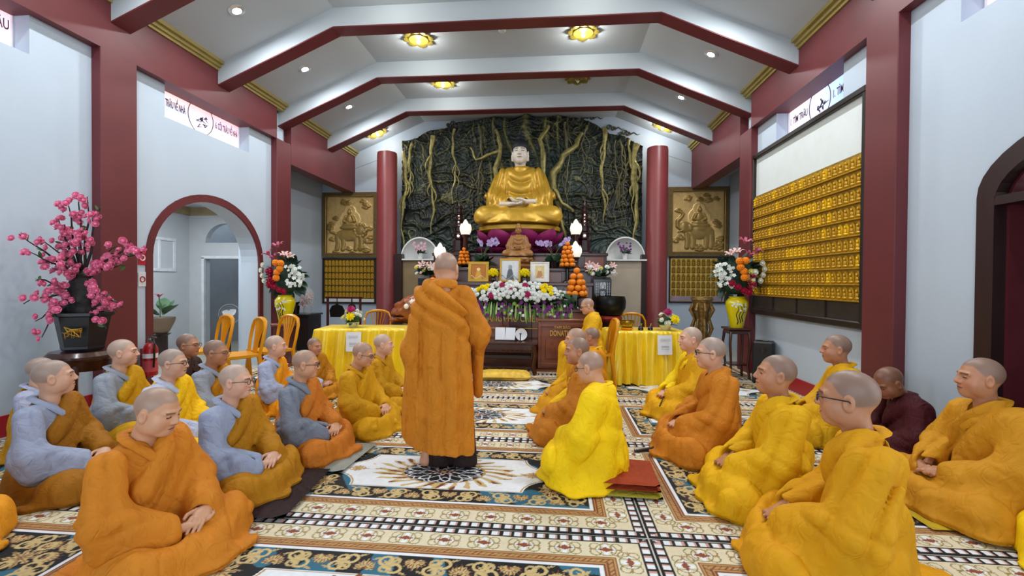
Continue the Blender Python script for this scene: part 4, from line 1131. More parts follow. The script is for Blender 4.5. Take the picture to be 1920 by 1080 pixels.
# ---------------------------------------------------------------- altar furniture
M_altar = mat('altar_wood', '#783a1f', .28, var=.25, scale=7, stretch=(.4, 1, 2), coat=.4)
M_altar2 = mat('altar_wood_dark', '#3d1a12', .28, var=.25, scale=7, coat=.4)
M_goldleaf = mat('gold_leaf', '#c69a3c', .35, .75, var=.15); M_goldtext = mat('gold_letter', '#d0a24a', .4, .4)
al = thing('altar', 'stepped dark wooden altar carrying statues and offerings', 'altar', (0, 0, 0))
for nm, (x0, x1, y0, y1, z0, z1) in (('front_cabinet', (-1.26, 1.42, 7.02, 7.40, 0, .93)), ('second_tier', (-1.14, 1.42, 7.36, 8.0, 0, 1.33)), ('third_tier', (-1.5, 1.5, 7.98, 8.86, 0, 1.58)), ('top_tier', (-1.5, 1.78, 8.62, 9.66, 0, 1.88))):
    o = MB().box(((x0 + x1) / 2, (y0 + y1) / 2, (z0 + z1) / 2), (x1 - x0, y1 - y0, z1 - z0), ch=.012).build(nm, M_altar2 if nm != 'front_cabinet' else M_altar, al)
    MB().box(((x0 + x1) / 2, y0 - .012, z1 - .03), (x1 - x0 + .04, .05, .06), ch=.012).build('moulding', M_altar2, o)
    n_ = int((x1 - x0) / .44)
    for i in range(n_):
        w = (x1 - x0) / n_
        if nm != 'front_cabinet' or i < 4: MB().box((x0 + w * (i + .5), y0 - .006, z0 + (z1 - z0) * .5 if z0 else z1 - .32), (w * .78, .02, min(.5, (z1 - z0) * .62)), ch=.008).build('carved_panel', M_altar2 if i % 2 else M_altar, o)
fr = MB()
for z in (.62, .90): fr.box((.14, 6.995, z), (1.0, .012, .012))
for x in (-.36, .64): fr.box((x, 6.995, .76), (.012, .012, .28))
fr.build('gilt_border', M_goldleaf, al)
text_part('inscription', 'QUANG PHỔ CHIẾU', M_goldtext, al, (.12, 6.99, .765), (PI / 2, 0, 0), .135, .005, bold=.002, sx=.78)
dn = thing('donation_box', 'carved reddish wooden donation box with gold lettering', 'donation box', (.985, 6.875, 0))
bo = MB().box((0, .03, .40), (.80, .20, .72), ch=.01).box((0, .03, .02), (.86, .24, .04)).box((0, .03, .77), (.86, .24, .04), ch=.01).build('body', M_altar, dn)
for s in (-1, 1): MB().box((s * .385, -.075, .40), (.05, .03, .70), ch=.008).build('stile', M_altar, dn)
for z in (.10, .70): MB().box((0, -.075, z), (.74, .03, .06), ch=.008).build('rail', M_altar, dn)
pn = MB().box((0, -.07, .34), (.60, .02, .30), ch=.008).build('carved_panel', M_altar, dn)
rr = random.Random(11)
for i in range(14):
    px, pz = rr.uniform(-.25, .25), rr.uniform(.22, .46)
    MB().tube([(px + .03 * math.cos(a) * (1 - a * .1), -.084, pz + .03 * math.sin(a) * (1 - a * .1)) for a in np.linspace(0, 5.5, 9)], .006, 5).build('carved_scroll', M_altar, pn, True)
text_part('lettering', 'TAM BẢO', M_goldtext, dn, (-.05, -.092, .665), (PI / 2, 0, 0), .055, .003)
text_part('lettering', 'DONATION', M_goldtext, dn, (-.045, -.092, .575), (PI / 2, 0, 0), .115, .004, bold=.002, sx=.60)
# low offering table
ot = thing('offering_table', 'low dark carved offering table in front of the altar', 'table', (.0, 6.68, 0))
MB().box((0, 0, .455), (1.16, .40, .03), ch=.008).build('tabletop', M_altar2, ot)
ap = MB().box((0, -.16, .40), (1.06, .03, .08)); ap.build('apron', M_altar2, ot)
sc_ = MB()
for i in range(16):
    u = -.5 + i * .066; sc_.tube([(u + .026 * math.cos(a), -.178, .355 + .022 * math.sin(a)) for a in np.linspace(0, 2 * PI, 10)], .007, 5, caps=False)
sc_.build('fretwork', M_altar2, ot, True)
for sx in (-1, 1):
    for sy in (-1, 1):
        MB().tube([(sx * .52, sy * .15, .42), (sx * .55, sy * .165, .30), (sx * .52, sy * .15, .12), (sx * .55, sy * .17, .01)], [.04, .034, .026, .034], 8).build('leg', M_altar2, ot, True)
MB().box((0, 0, .10), (1.0, .26, .025), ch=.006).build('shelf', M_altar2, ot)
MB().box((.03, 0, .25), (.9, .24, .06), ch=.006).build('drawer_box', M_dark2, ot)
# sutra book on its rest, plate, small candlestick
bk = thing('open_book', 'open white book propped up on the offering table', 'book', (.10, 6.66, .47))
pg_m = mat('book_page', '#dfe6ee', .6, var=.03)
for s in (-1, 1): MB().box((s * .075, .03, .10), (.145, .012, .185), rx=-.35, rz=-s * .10, ch=.003).build('page_block', pg_m, bk)
MB().box((0, .05, .09), (.31, .01, .19), rx=-.35).build('cover', mat('book_cover', '#23324a', .5), bk)
MB().box((0, .01, .008), (.30, .12, .016), ch=.004).build('book_rest', M_altar2, bk)
pl = thing('plate', 'round white plate standing upright beside the open book', 'plate', (.335, 6.70, .47))
MB().lathe([(.0, 0), (.06, .0), (.085, .012), (.088, .016), (.06, .006), (0, .006)], 24, caps=False).build('dish', mat('porcelain', '#e6ebf0', .2), pl, True, loc=(0, 0, .092), rot=(PI / 2 - .15, 0, 0))
MB().box((0, .01, .008), (.1, .06, .016), ch=.004).build('plate_rest', M_altar2, pl)
cd = thing('candlestick', 'small dark candlestick in front of the white plate', 'candlestick', (.33, 6.60, .47))
MB().lathe([(.03, 0), (.03, .01), (.008, .02), (.008, .10), (.018, .11), (.018, .12)], 14).build('stick', M_dark2, cd, True)
MB().lathe([(.008, .12), (.007, .17), (.0, .175)], 8).build('candle', pg_m, cd, True)

# ---- large gilded statue
def statue(pos, scale, label, m_robe, m_skin_cols, m_hair, seed, small=False, h=.0115):
    t = thing('buddha_statue', label, 'statue', pos, PI)
    q = dict(seed=seed, knee=1.05, fx=.36, fl=.30, fy=.12)
    def folds_(P):
        x, y, z = P.T; n1 = wob(P, seed, 6)
        dn = np.sqrt((x * 1.1) ** 2 + ((z - .66) * .9) ** 2)
        front = np.clip((y + .02) / .05, 0, 1) * np.clip((z - .22) / .08, 0, 1) * np.clip((.13 - np.abs(x)) / .05, 0, 1)
        side = np.clip((np.abs(x) - .10) / .05, 0, 1) * np.clip((z - .2) / .06, 0, 1)
        lap = np.clip((.2 - z) / .06, 0, 1)
        return -(front * crease(62 * dn + 5 * x + n1) * .026 + side * crease(95 * np.abs(x) + 14 * (z - .3) + 1.2 * n1) * .024 + lap * (crease(40 * z + 26 * np.abs(x) + 30 * y) * .010))
    def fn(P):
        T, R_, L_, LAP = robe_parts(P, q)
        d = sm(sm(sm(T, R_, .03), L_, .03), LAP, .03) + folds_(P)
        d = smx(d, -rc(P, (0, -.028, .57), (0, .02, .80), .062, .10), .012)
        return np.maximum(d, .012 - P[:, 2])
    co, qd = nets(fn, (-.48, -.32, -.01), (.48, .5, .70), h, .03)
    inst('robe', np_mesh('robe', co * scale, qd, m_robe), t)
    hv = dict(w=.98, jaw=.95, lobe=True, skin=m_skin_cols[0], hair=m_skin_cols[1], hk=1.0, eyeo=.0026, cheek=m_skin_cols[0], lip=m_skin_cols[2])
    co, qd, c = head_mesh(hv, .0040 if not small else .008)
    nco, nq = get_hands('med', True); hnd = nco + v3(0, .30, .205)
    co, qd, c = concat([(co + v3(0, .022, .752), qd, c), (hnd, nq, np.tile(np.array(rgb(m_skin_cols[0])), (len(hnd), 1))), (*HANDS['torso'], np.tile(np.array(rgb(m_skin_cols[0])), (len(HANDS['torso'][0]), 1)))])
    inst('body', np_mesh('body', co * scale, qd, mat('statue_skin_%d' % seed, None, .4, vcol=True, var=.04), c), t)
    # hair cap with curls and crown knob
    def hair(P):
        Q = P - v3(0, .022, .752)
        d = el(Q, (0, -.016, .042), (.086, .106, .098)); d = sm(d, el(Q, (0, -.020, .142), (.048, .052, .036)), .02)
        cz = .036 - 1.1 * np.clip(.05 - Q[:, 1], 0, .075) * np.clip((np.abs(Q[:, 0]) - .0) / .05, .3, 1)
        return smx(d + .0028 * np.sin(Q[:, 0] * 420) * np.sin(Q[:, 1] * 420) * np.sin(Q[:, 2] * 420), cz - Q[:, 2], .006)
    co, qd = nets(hair, (-.12, -.14, .69), (.12, .14, .96), .0040 if not small else .008, .008)
    inst('hair', np_mesh('hair', co * scale, qd, m_hair), t)
    return t
M_statue_gold = mat('gilded_statue', '#c79c30', .38, .38, var=.10, scale=3, bump=.05, bscale=12, spec=.6)
bs = statue((.12, 9.12, 2.40), 1.98, 'large gilded seated statue with pale face and dark hair above the altar', M_statue_gold, ('#dcd2c6', '#1a2030', '#9a5a58'), mat('statue_hair', '#12161f', .6, var=.2, scale=40), 91, h=.0085)
MB().lathe([(.70, -.06), (.80, -.02), (.80, .05), (.74, .09)], 40, sy=.78).build('seat', M_statue_gold, bs, True, loc=(0, .10, -.06))
lo_ = thing('lotus_pedestal', 'magenta lotus pedestal with large curved petals under the gilded statue', 'pedestal', (.12, 9.14, 1.88))
MB().lathe([(.50, 0), (.56, .06), (.48, .14), (.52, .30), (.66, .40)], 36, sy=.78).build('core', mat('lotus_core', '#5c1038', .45), lo_, True)
def petal_mesh(L, w, cup, m, name='petal', curl=.25):
    vs = []; n_ = 9
    for j in range(n_):
        s = j / (n_ - 1); ww = w * math.sin(PI * min(.98, .18 + .82 * s)) ** .7 * (1 - .15 * s)
        for k in range(-3, 4):
            a = k / 3; vs.append((a * ww, cup * (1 - a * a) * math.sin(PI * s) + curl * L * s * s * .6, L * (s - .12 * s * s)))
    fs = [(j * 7 + k, j * 7 + k + 1, j * 7 + k + 8, j * 7 + k + 7) for j in range(n_ - 1) for k in range(6)]
    b = MB(); b.add(vs, fs)
    return b
PM = mat('lotus_magenta', '#9c2668', .42, var=.25, scale=5)
pme = petal_mesh(.46, .30, .10, PM).mesh('petal', PM, True)
for ring_i, (r_, z_, n_, tilt, s_) in enumerate(((.60, .10, 9, .55, 1.0), (.52, .16, 9, .35, 1.0), (.62, -.0, 9, 1.25, .72))):
    for i in range(n_):
        a = 2 * PI * (i + .5 * (ring_i % 2)) / n_
        M = Matrix.Rotation(a - PI / 2, 3, 'Z') @ Matrix.Rotation(-tilt, 3, 'X')
        inst('petal', pme, lo_, (r_ * math.cos(a), r_ * .78 * math.sin(a), z_ + .05), M, s_)
M_wood_st = mat('camphor_wood', '#9a6a36', .45, var=.2, scale=10)
ss = statue((.16, 8.28, 1.78), .66, 'small carved wooden seated statue before the lotus pedestal', M_wood_st, ('#9a6a36', '#7c5228', '#8a5a2c'), M_wood_st, 95, True, h=.014)
b = MB().lathe([(.25, 0), (.27, .03), (.22, .07), (.25, .10), (.28, .15), (.26, .19)], 30, sy=.8); b.build('base', M_wood_st, ss, True, loc=(0, .05, -.195))
pm2 = petal_mesh(.10, .05, .03, M_wood_st).mesh('base_petal', M_wood_st, True)
for i in range(14):
    a = 2 * PI * i / 14; inst('base_petal', pm2, ss, (.255 * math.cos(a), .05 + .205 * math.sin(a), -.12), Matrix.Rotation(a - PI / 2, 3, 'Z') @ Matrix.Rotation(-.5, 3, 'X'))

# ---- lights on the altar
M_lampglass = mat('lotus_bud_glass', '#f4f1e6', .35, emit='#fff6e2', estr=.45)
def bud_lamp(x, y, zb, zlamp, label):
    t = thing('lotus_bud_lamp', label, 'lamp', (x, y, zb), 0, 'white lotus bud lamps')
    hgt = zlamp - zb
    MB().lathe([(.075, 0), (.075, .02), (.04, .05), (.034, hgt * .5), (.05, hgt * .55), (.04, hgt - .06), (.075, hgt - .015), (.08, hgt)], 18).build('post', M_altar2, t, True)
    b = MB(); vs = []; n_ = 24
    prof = [(.04, 0), (.085, .04), (.105, .10), (.09, .16), (.055, .21), (.035, .25), (.012, .285)]
    b.lathe(prof, n_, (0, 0, hgt)); o = b.build('bud', M_lampglass, t, True)
    pm = petal_mesh(.24, .055, .03, None, curl=-.12).mesh('bud_petal', M_lampglass, True)
    for i in range(7):
        a = 2 * PI * i / 7; inst('bud_petal', pm, o, (.075 * math.cos(a), .075 * math.sin(a), hgt + .0), Matrix.Rotation(a - PI / 2, 3, 'Z') @ Matrix.Rotation(-.12, 3, 'X'))
bud_lamp(-.85, 8.48, 1.58, 2.21, 'white lotus bud lamp on a tall post left of the large statue')
bud_lamp(1.20, 8.50, 1.58, 2.21, 'white lotus bud lamp on a tall post right of the large statue')
bud_lamp(-1.29, 8.30, 1.58, 1.76, 'low white lotus bud lamp just above the standing person')
bud_lamp(1.18, 8.14, 1.58, 1.775, 'low white lotus bud lamp behind the orange pyramids')
M_pag = mat('pagoda_lacquer', '#2e1014', .3, var=.2, coat=.5); M_pagl = mat('pagoda_light', '#fff2da', .3, emit='#ffe9c8', estr=9)
def pagoda(x, label):
    t = thing('pagoda_lamp', label, 'lamp', (x, 9.2, 1.88), 0, 'dark pagoda lamps')
    z = 0
    MB().lathe([(.17, 0), (.17, .05), (.13, .08), (.12, .28), (.15, .32)], 8, a0=PI / 8).build('base', M_pag, t)
    z = .32
    for i in range(5):
        r = .125 - .016 * i; hh = .15 - .01 * i
        o = MB().lathe([(r * .8, z), (r * .8, z + hh * .7)], 8, a0=PI / 8).build('storey', M_pag, t)
        MB().lathe([(r * 1.55, z + hh * .66), (r * 1.5, z + hh * .72), (r * .9, z + hh * .95), (r * .7, z + hh)], 8, a0=PI / 8).build('roof', M_pag, o)
        if i in (0, 2, 3): MB().ball((0, -r * .86, z + hh * .35), .022 if i == 0 else .011, 8, 6).build('light', M_pagl, o, True)
        z += hh
    MB().lathe([(.03, z), (.035, z + .04), (.012, z + .08), (.004, z + .16)], 10).build('finial', M_pag, t, True)
pagoda(-1.12, 'dark red pagoda lamp with tiny lights left of the large statue')
pagoda(1.40, 'dark red pagoda lamp with tiny lights right of the large statue')

# ---- fruit pyramids: every orange is a thing
ob = MB(); ob.ball((0, 0, 0), (1, 1, .93), 16, 10); M_orange = mat('orange_peel', '#e8830c', .45, var=.08, scale=6, bump=.15, bscale=90)
ORANGE = ob.mesh('orange', M_orange, True)
M_dish = mat('black_lacquer_stand', '#170e10', .25, coat=.5)
def fruit_pyramid(x, y, z0, r, tiers, zstand, where):
    t = thing('fruit_stand', 'dark footed stand under the oranges ' + where, 'stand', (x, y, zstand), 0, 'fruit stands')
    hh = z0 - zstand; rw = r * 3.3
    MB().lathe([(rw * .6, 0), (rw * .55, .02), (.03, .04), (.03, hh - .03), (rw, hh - .01), (rw * 1.05, hh)], 24).build('stand', M_dish, t, True)
    z = z0 + r
    for n_, rad in tiers:
        for i in range(n_):
            a = 2 * PI * i / n_ + .3 * z * 20 - PI / 2
            o = inst('orange', ORANGE, None, (x + rad * r * math.cos(a), y + rad * r * math.sin(a), z), (RND.uniform(-.4, .4), RND.uniform(-.4, .4), RND.uniform(0, 6)), r)
            tag(o, 'orange stacked in the pyramid ' + where, 'orange', 'oranges in the pyramid ' + where)
        z += r * 1.72
T5 = ((7, 2.35), (6, 2.02), (5, 1.72), (4, 1.42), (1, 0))
fruit_pyramid(1.16, 7.20, 1.105, .052, T5, .93, 'beside the donation box')
fruit_pyramid(1.03, 7.74, 1.585, .041, ((7, 2.35), (6, 2.02), (5, 1.72), (4, 1.42), (3, 1.15), (1, 0)), 1.33, 'high on the right of the altar')
fruit_pyramid(-.87, 8.45, 1.64, .038, ((7, 2.35), (6, 2.02), (5, 1.72), (4, 1.42), (1, 0)), 1.58, 'high on the left of the altar')
fruit_pyramid(-1.05, 7.20, 1.03, .052, T5, .93, 'at the shoulder of the standing person')

# ---- framed pictures on the second tier
def picture(x, y, z, w, h, fw, mf, cols, label, white=None):
    t = thing('picture_frame', label, 'picture', (x, y, z)); t.rotation_euler = (-.10, 0, 0)
    f = MB().prism([(-w / 2, 0), (w / 2, 0), (w / 2, h), (-w / 2, h)], -.012, .012, lambda u, v, q: (u, q, v), holes=[[(-w / 2 + fw, fw), (-w / 2 + fw, h - fw), (w / 2 - fw, h - fw), (w / 2 - fw, fw)]])
    f.build('frame', mf, t)
    iw, ih = w - 2 * fw, h - 2 * fw; nx, nz = 36, 42
    U, V = np.meshgrid(np.linspace(-1, 1, nx), np.linspace(0, 1, nz), indexing='ij')
    c = [np.array(rgb(k)) for k in cols]
    C = np.tile(c[0], (nx, nz, 1)); fig = (np.abs(U) < .42 * np.sqrt(np.clip(1 - V / .62, 0, 1)) + .05) & (V < .62); C[fig] = c[1]
    C[(U ** 2 * .55 + (V - .66) ** 2 * 3) < .035] = c[2]; C[(np.abs(V - .12 - .1 * np.sin(5 * U)) < .03)] = c[2] * .8
    if white: m = (np.abs(U) > .55) | (np.abs(V - .5) > .36); C[m] = np.array(rgb(white)); 
    inst('print', grid_mesh('print', U * iw / 2, 0 * U - .004, fw + V * ih, C, mat('framed_print', None, .4, vcol=True, var=.08, scale=30, bump=0)), t)
    MB().box((0, .04, h * .35), (.04, .01, h * .7), rx=.2).build('easel_strut', M_altar2, t)
picture(-.44, 7.50, 1.335, .34, .33, .045, M_goldleaf, ('#b8701c', '#d9a030', '#f0d890'), 'gold framed picture with orange print, leftmost on the altar')
picture(.085, 7.52, 1.335, .345, .385, .03, M_goldleaf, ('#d8dbde', '#5b5f66', '#9aa0a8'), 'tall gold framed picture with grey figures, middle of the altar')
picture(.575, 7.50, 1.335, .31, .33, .022, mat('white_frame', '#d9d6cd', .4), ('#d9c48a', '#c08a54', '#e8cfa0'), 'white framed picture with small tan print, rightmost on the altar', '#e6e6e2')

# ---------------------------------------------------------------- flowers: shared small meshes
def fmesh(name, col, kind, r, var=.12):
    m = mat('petal_' + col.lstrip('#'), col, .55, var=var, scale=25, spec=.3); b = MB()
    if kind == 'mum':
        n_ = 0
        for j, (t, k) in enumerate(((.15, 9), (.55, 8), (1.0, 6), (1.35, 3))):
            for i in range(k):
                a = 2 * PI * (i + .5 * (j % 2)) / k; d = Vector((math.cos(a) * math.cos(t), math.sin(a) * math.cos(t), math.sin(t)))
                s_ = Vector((-math.sin(a), math.cos(a), 0)); up = d.cross(s_)
                b.add([d * r * .35 + s_ * r * .10, d * r * .75 + s_ * r * .24 + up * r * .06, d * r * 1.05, d * r * .75 - s_ * r * .24 + up * r * .06, d * r * .35 - s_ * r * .10], [(0, 1, 2, 3, 4)])
        b.ball((0, 0, .15 * r), r * .62, 8, 5)
    elif kind == 'pom':
        for i in range(10):
            for j in range(1, 6):
                t = PI * j / 6 - PI / 2; a = 2 * PI * (i + .5 * (j % 2)) / 10
                b.ball((r * .72 * math.cos(t) * math.cos(a), r * .72 * math.cos(t) * math.sin(a), r * .72 * math.sin(t)), r * .30, 5, 4)
        b.ball((0, 0, 0), r * .8, 10, 7)
    elif kind == 'rose':
        for j, (rr_, tz) in enumerate(((1.0, .15), (.75, .45), (.5, .7))):
            for i in range(5):
                a = 2 * PI * (i + .4 * j) / 5; d = Vector((math.cos(a), math.sin(a), 0)); s_ = Vector((-math.sin(a), math.cos(a), 0))
                b.add([d * r * .2 * rr_, d * r * .8 * rr_ + s_ * r * .55 * rr_ + Vector((0, 0, r * .3)), d * r * rr_ + Vector((0, 0, r * (.35 + tz))), d * r * .8 * rr_ - s_ * r * .55 * rr_ + Vector((0, 0, r * .3))], [(0, 1, 2, 3)])
        b.ball((0, 0, r * .35), r * .5, 8, 6)
    elif kind == 'lily':
        for i in range(6):
            a = 2 * PI * i / 6; d = Vector((math.cos(a), math.sin(a), 0)); s_ = Vector((-math.sin(a), math.cos(a), 0)); z = Vector((0, 0, 1))
            b.add([z * 0, d * r * .35 + s_ * r * .2 + z * r * .55, d * r * .35 - s_ * r * .2 + z * r * .55, d * r * .8 + s_ * r * .18 + z * r * .85, d * r * .8 - s_ * r * .18 + z * r * .85, d * r * 1.15 + z * r * .75], [(0, 1, 2), (1, 3, 4, 2), (3, 5, 4)])
    elif kind == 'floret':
        for i in range(5):
            a = 2 * PI * i / 5; d = Vector((math.cos(a), math.sin(a), 0)); s_ = Vector((-math.sin(a), math.cos(a), 0)); z = Vector((0, 0, 1))
            b.add([z * 0, d * r * .55 + s_ * r * .4 + z * r * .2, d * r * 1.0 + z * r * .1, d * r * .55 - s_ * r * .4 + z * r * .2], [(0, 1, 2, 3)])
        b.ball((0, 0, r * .1), r * .22, 6, 4)
    return b.mesh(name, m, True)
def leaf_mesh(name, L, w, col, bend=.3, n=6):
    m = mat('leaf_' + col.lstrip('#'), col, .5, var=.2, scale=12); b = MB(); vs = []
    for j in range(n):
        s = j / (n - 1); ww = w * math.sin(PI * (.06 + .93 * s)) ** .8
        vs += [(-ww, -bend * L * s * s, L * s), (0, -bend * L * s * s - .15 * ww, L * s), (ww, -bend * L * s * s, L * s)]
    b.add(vs, [(j * 3 + k, j * 3 + k + 1, j * 3 + k + 4, j * 3 + k + 3) for j in range(n - 1) for k in range(2)])
    return b.mesh(name, m, True)
def aim(d, roll=0.0):     # rotation taking local +z to d
    d = Vector(d).normalized(); return d.to_track_quat('Z', 'Y').to_matrix() @ Matrix.Rotation(roll, 3, 'Z')
FL = dict(wmum=fmesh('white_mum', '#e9ece8', 'mum', .046), ymum=fmesh('yellow_mum', '#f2dc0a', 'mum', .05), pmum=fmesh('pink_mum', '#b02a68', 'mum', .05), opom=fmesh('orange_pompom', '#f08a1c', 'pom', .055),
          rrose=fmesh('red_rose', '#9c1236', 'rose', .05), wrose=fmesh('white_rose', '#e9eadb', 'rose', .045), yrose=fmesh('yellow_rose', '#e6dd7a', 'rose', .045), lily=fmesh('pink_lily', '#b9627c', 'lily', .10), plily=fmesh('pale_lily', '#d9b3ae', 'lily', .09),
          gyp=fmesh('white_filler', '#dfe6e0', 'floret', .026), lilac=fmesh('lilac_orchid', '#b9a2d4', 'floret', .042), purp=fmesh('purple_orchid', '#6e2a74', 'floret', .034), blos=fmesh('pink_blossom', '#f486ab', 'rose', .031), gerb=fmesh('red_gerbera', '#a8143c', 'mum', .055), grn=fmesh('green_bud', '#b9cc6a', 'rose', .03), pch=fmesh('pale_pink_orchid', '#d6a9b4', 'floret', .045))
LF = dict(dark=leaf_mesh('leaf', .20, .045, '#23442c'), grey=leaf_mesh('leaf', .18, .06, '#3a5550'), blade=leaf_mesh('leaf_blade', .30, .020, '#5f9a3c', .15), blade2=leaf_mesh('leaf_blade', .26, .018, '#a9c27a', .1), small=leaf_mesh('leaf', .09, .02, '#3b6a34'))

# ---- broad flower spray across the altar front
sp = thing('flower_spray', 'broad spray of white chrysanthemums with purple orchids across the altar front', 'flowers', (.22, 7.14, .935))
MB().ball((0, .02, .16), (.72, .20, .13), 20, 10).build('foliage_core', mat('spray_foliage', '#2f4a26', .8, var=.3, scale=25, bump=.5, bscale=40), sp, True)
MB().box((0, .04, .03), (1.3, .30, .06), ch=.02).build('tray', M_dark2, sp)
r_ = random.Random(5); pts = []
for k in range(6000):
    a, e_ = r_.uniform(-PI, 0), r_.uniform(-.15, 1.45)
    wv = 1 + .10 * math.sin(5 * a)
    p = Vector((.80 * math.cos(a) * math.cos(e_) * wv, .28 * math.sin(a) * math.cos(e_), .17 + .19 * math.sin(e_) + .03 * math.sin(7 * a)))
    if all((p - q).length > .056 for q in pts): pts.append(p)
    if len(pts) >= 230: break
Yc = [Vector((-.53, -.12, .30)), Vector((.50, -.14, .30))]; Pk = [Vector((-.20, -.16, .33)), Vector((.15, -.15, .33)), Vector((-.07, -.22, .26)), Vector((-.36, -.24, .18)), Vector((.19, -.25, .18))]
for p in pts:
    d = Vector((p.x * .5, p.y * 2.2 - .25, .35 + (p.z - .17) * 2))
    k = 'wmum'
    if min((p - c).length for c in Yc) < .115: k = 'ymum'
    if min((p - c).length for c in Pk) < .035: k = 'pmum'
    inst(FL[k].name, FL[k], sp, p, aim(d, r_.uniform(0, 6)), r_.uniform(.82, 1.1))
for c in Pk: inst('pink_mum', FL['pmum'], sp, c + Vector((0, -.02, .01)), aim((0, -1, .6)), 1.05)
for i in range(46):
    u = -.72 + 1.62 * i / 45 + r_.uniform(-.02, .02); lm = LF['blade'] if i % 3 else LF['blade2']
    inst('leaf_blade', lm, sp, (u * .92, -.20 + r_.uniform(-.03, .03), .06 + r_.uniform(-.02, .04)), aim((u * .35 + r_.uniform(-.12, .12), -.25, -1), r_.uniform(-.6, .6)), r_.uniform(.75, 1.05))
for i in range(90):
    u = r_.uniform(-.72, .85); z = r_.uniform(-.12, .10)
    k = 'purp' if r_.random() < .72 else ('gyp' if r_.random() < .6 else 'grn')
    inst(FL[k].name, FL[k], sp, (u, -.25 + r_.uniform(-.03, .02), z), aim((r_.uniform(-.5, .5), -1, r_.uniform(-.3, .4)), r_.uniform(0, 6)), r_.uniform(.8, 1.1))
for i in range(26):
    inst('leaf', LF['small'] if i % 2 else LF['dark'], sp, (r_.uniform(.55, .92), -.12 + r_.uniform(-.08, .06), r_.uniform(.02, .25)), aim((r_.uniform(.2, 1), -.6, r_.uniform(-.6, .6)), r_.uniform(0, 6)), r_.uniform(.6, 1))
# ---- pair of yellow flower balls
for x, lab in ((-.18, 'left of the tall grey picture'), (.335, 'right of the tall grey picture')):
    t = thing('yellow_flower_ball', 'round bunch of yellow chrysanthemums ' + lab, 'flowers', (x, 7.42, 1.33), 0, 'yellow flower balls')
    MB().lathe([(.03, 0), (.045, .03), (.03, .07), (.04, .08)], 14).build('pot', M_dark2, t, True)
    MB().ball((0, 0, .14), .065, 12, 8).build('core', mat('leaf_core', '#4a5a1c', .8), t, True)
    for i in range(26):
        a = i * 2.4; zz = -0.5 + 1.5 * i / 26; rr = math.sqrt(max(0, 1 - zz * zz)); d = (rr * math.cos(a), rr * math.sin(a), zz)
        inst('yellow_mum', FL['ymum'], t, tuple(.062 * c + (0, 0, .14)[k] for k, c in enumerate(d)), aim(d), .62)
# ---- lilac orchid sprays
for x, lab in ((-.52, 'left of the small wooden statue'), (.80, 'right of the small wooden statue')):
    t = thing('orchid_pot', 'potted lilac orchids ' + lab, 'flowers', (x, 8.44, 1.58), 0, 'lilac orchids')
    MB().lathe([(.08, 0), (.11, .12), (.12, .14)], 18).build('pot', M_dark2, t, True)
    q = random.Random(int(x * 100))
    for k in range(5):
        s_ = q.uniform(-1, 1); pth = [(0, 0, .12), (s_ * .06, -.02, .30), (s_ * .17, -.04, .44), (s_ * .30, -.05, .46 + .08 * q.random())]
        MB().tube(pth, [.006, .005, .004, .003], 5).build('stem', mat('stem_green', '#4b5f33', .6), t, True)
        for i in range(8):
            f = i / 7; p = [pth[2][c] + (pth[3][c] - pth[2][c]) * f + q.uniform(-.03, .03) for c in range(3)]
            inst('lilac_orchid', FL['lilac'], t, p, aim((q.uniform(-.5, .5), -1, q.uniform(-.2, .5)), q.uniform(0, 6)), q.uniform(.75, 1.05))
    for k in range(14):
        a = q.uniform(0, 6.28); inst('leaf', LF['dark'], t, (0, 0, .12), aim((math.cos(a), math.sin(a) - .3, q.uniform(-.1, .9)), q.uniform(0, 6)), q.uniform(.8, 1.4))
# ---- orchids in the two niches
for x, lab, k_ in ((-2.0, 'pink orchid in a white pot inside the left niche', 'pch'), (2.23, 'dark leafy orchid in a white pot inside the right niche', 'purp')):
    t = thing('niche_orchid', lab, 'flowers', (x + .0, 9.44, 1.80)); q = random.Random(8)
    MB().lathe([(.045, 0), (.06, .11), (.065, .12)], 16).build('pot', M_niche, t, True)
    for k in range(9): a = q.uniform(0, 6.28); inst('leaf', LF['dark'], t, (0, 0, .11), aim((math.cos(a), .4 * math.sin(a) - .2, q.uniform(.1, .8)), q.uniform(0, 6)), .75)
    for k in range(16): inst(FL[k_].name, FL[k_], t, (q.uniform(-.14, .12), -.03, .17 + q.uniform(0, .18)), aim((q.uniform(-.4, .4), -1, .2), q.uniform(0, 6)), .8)
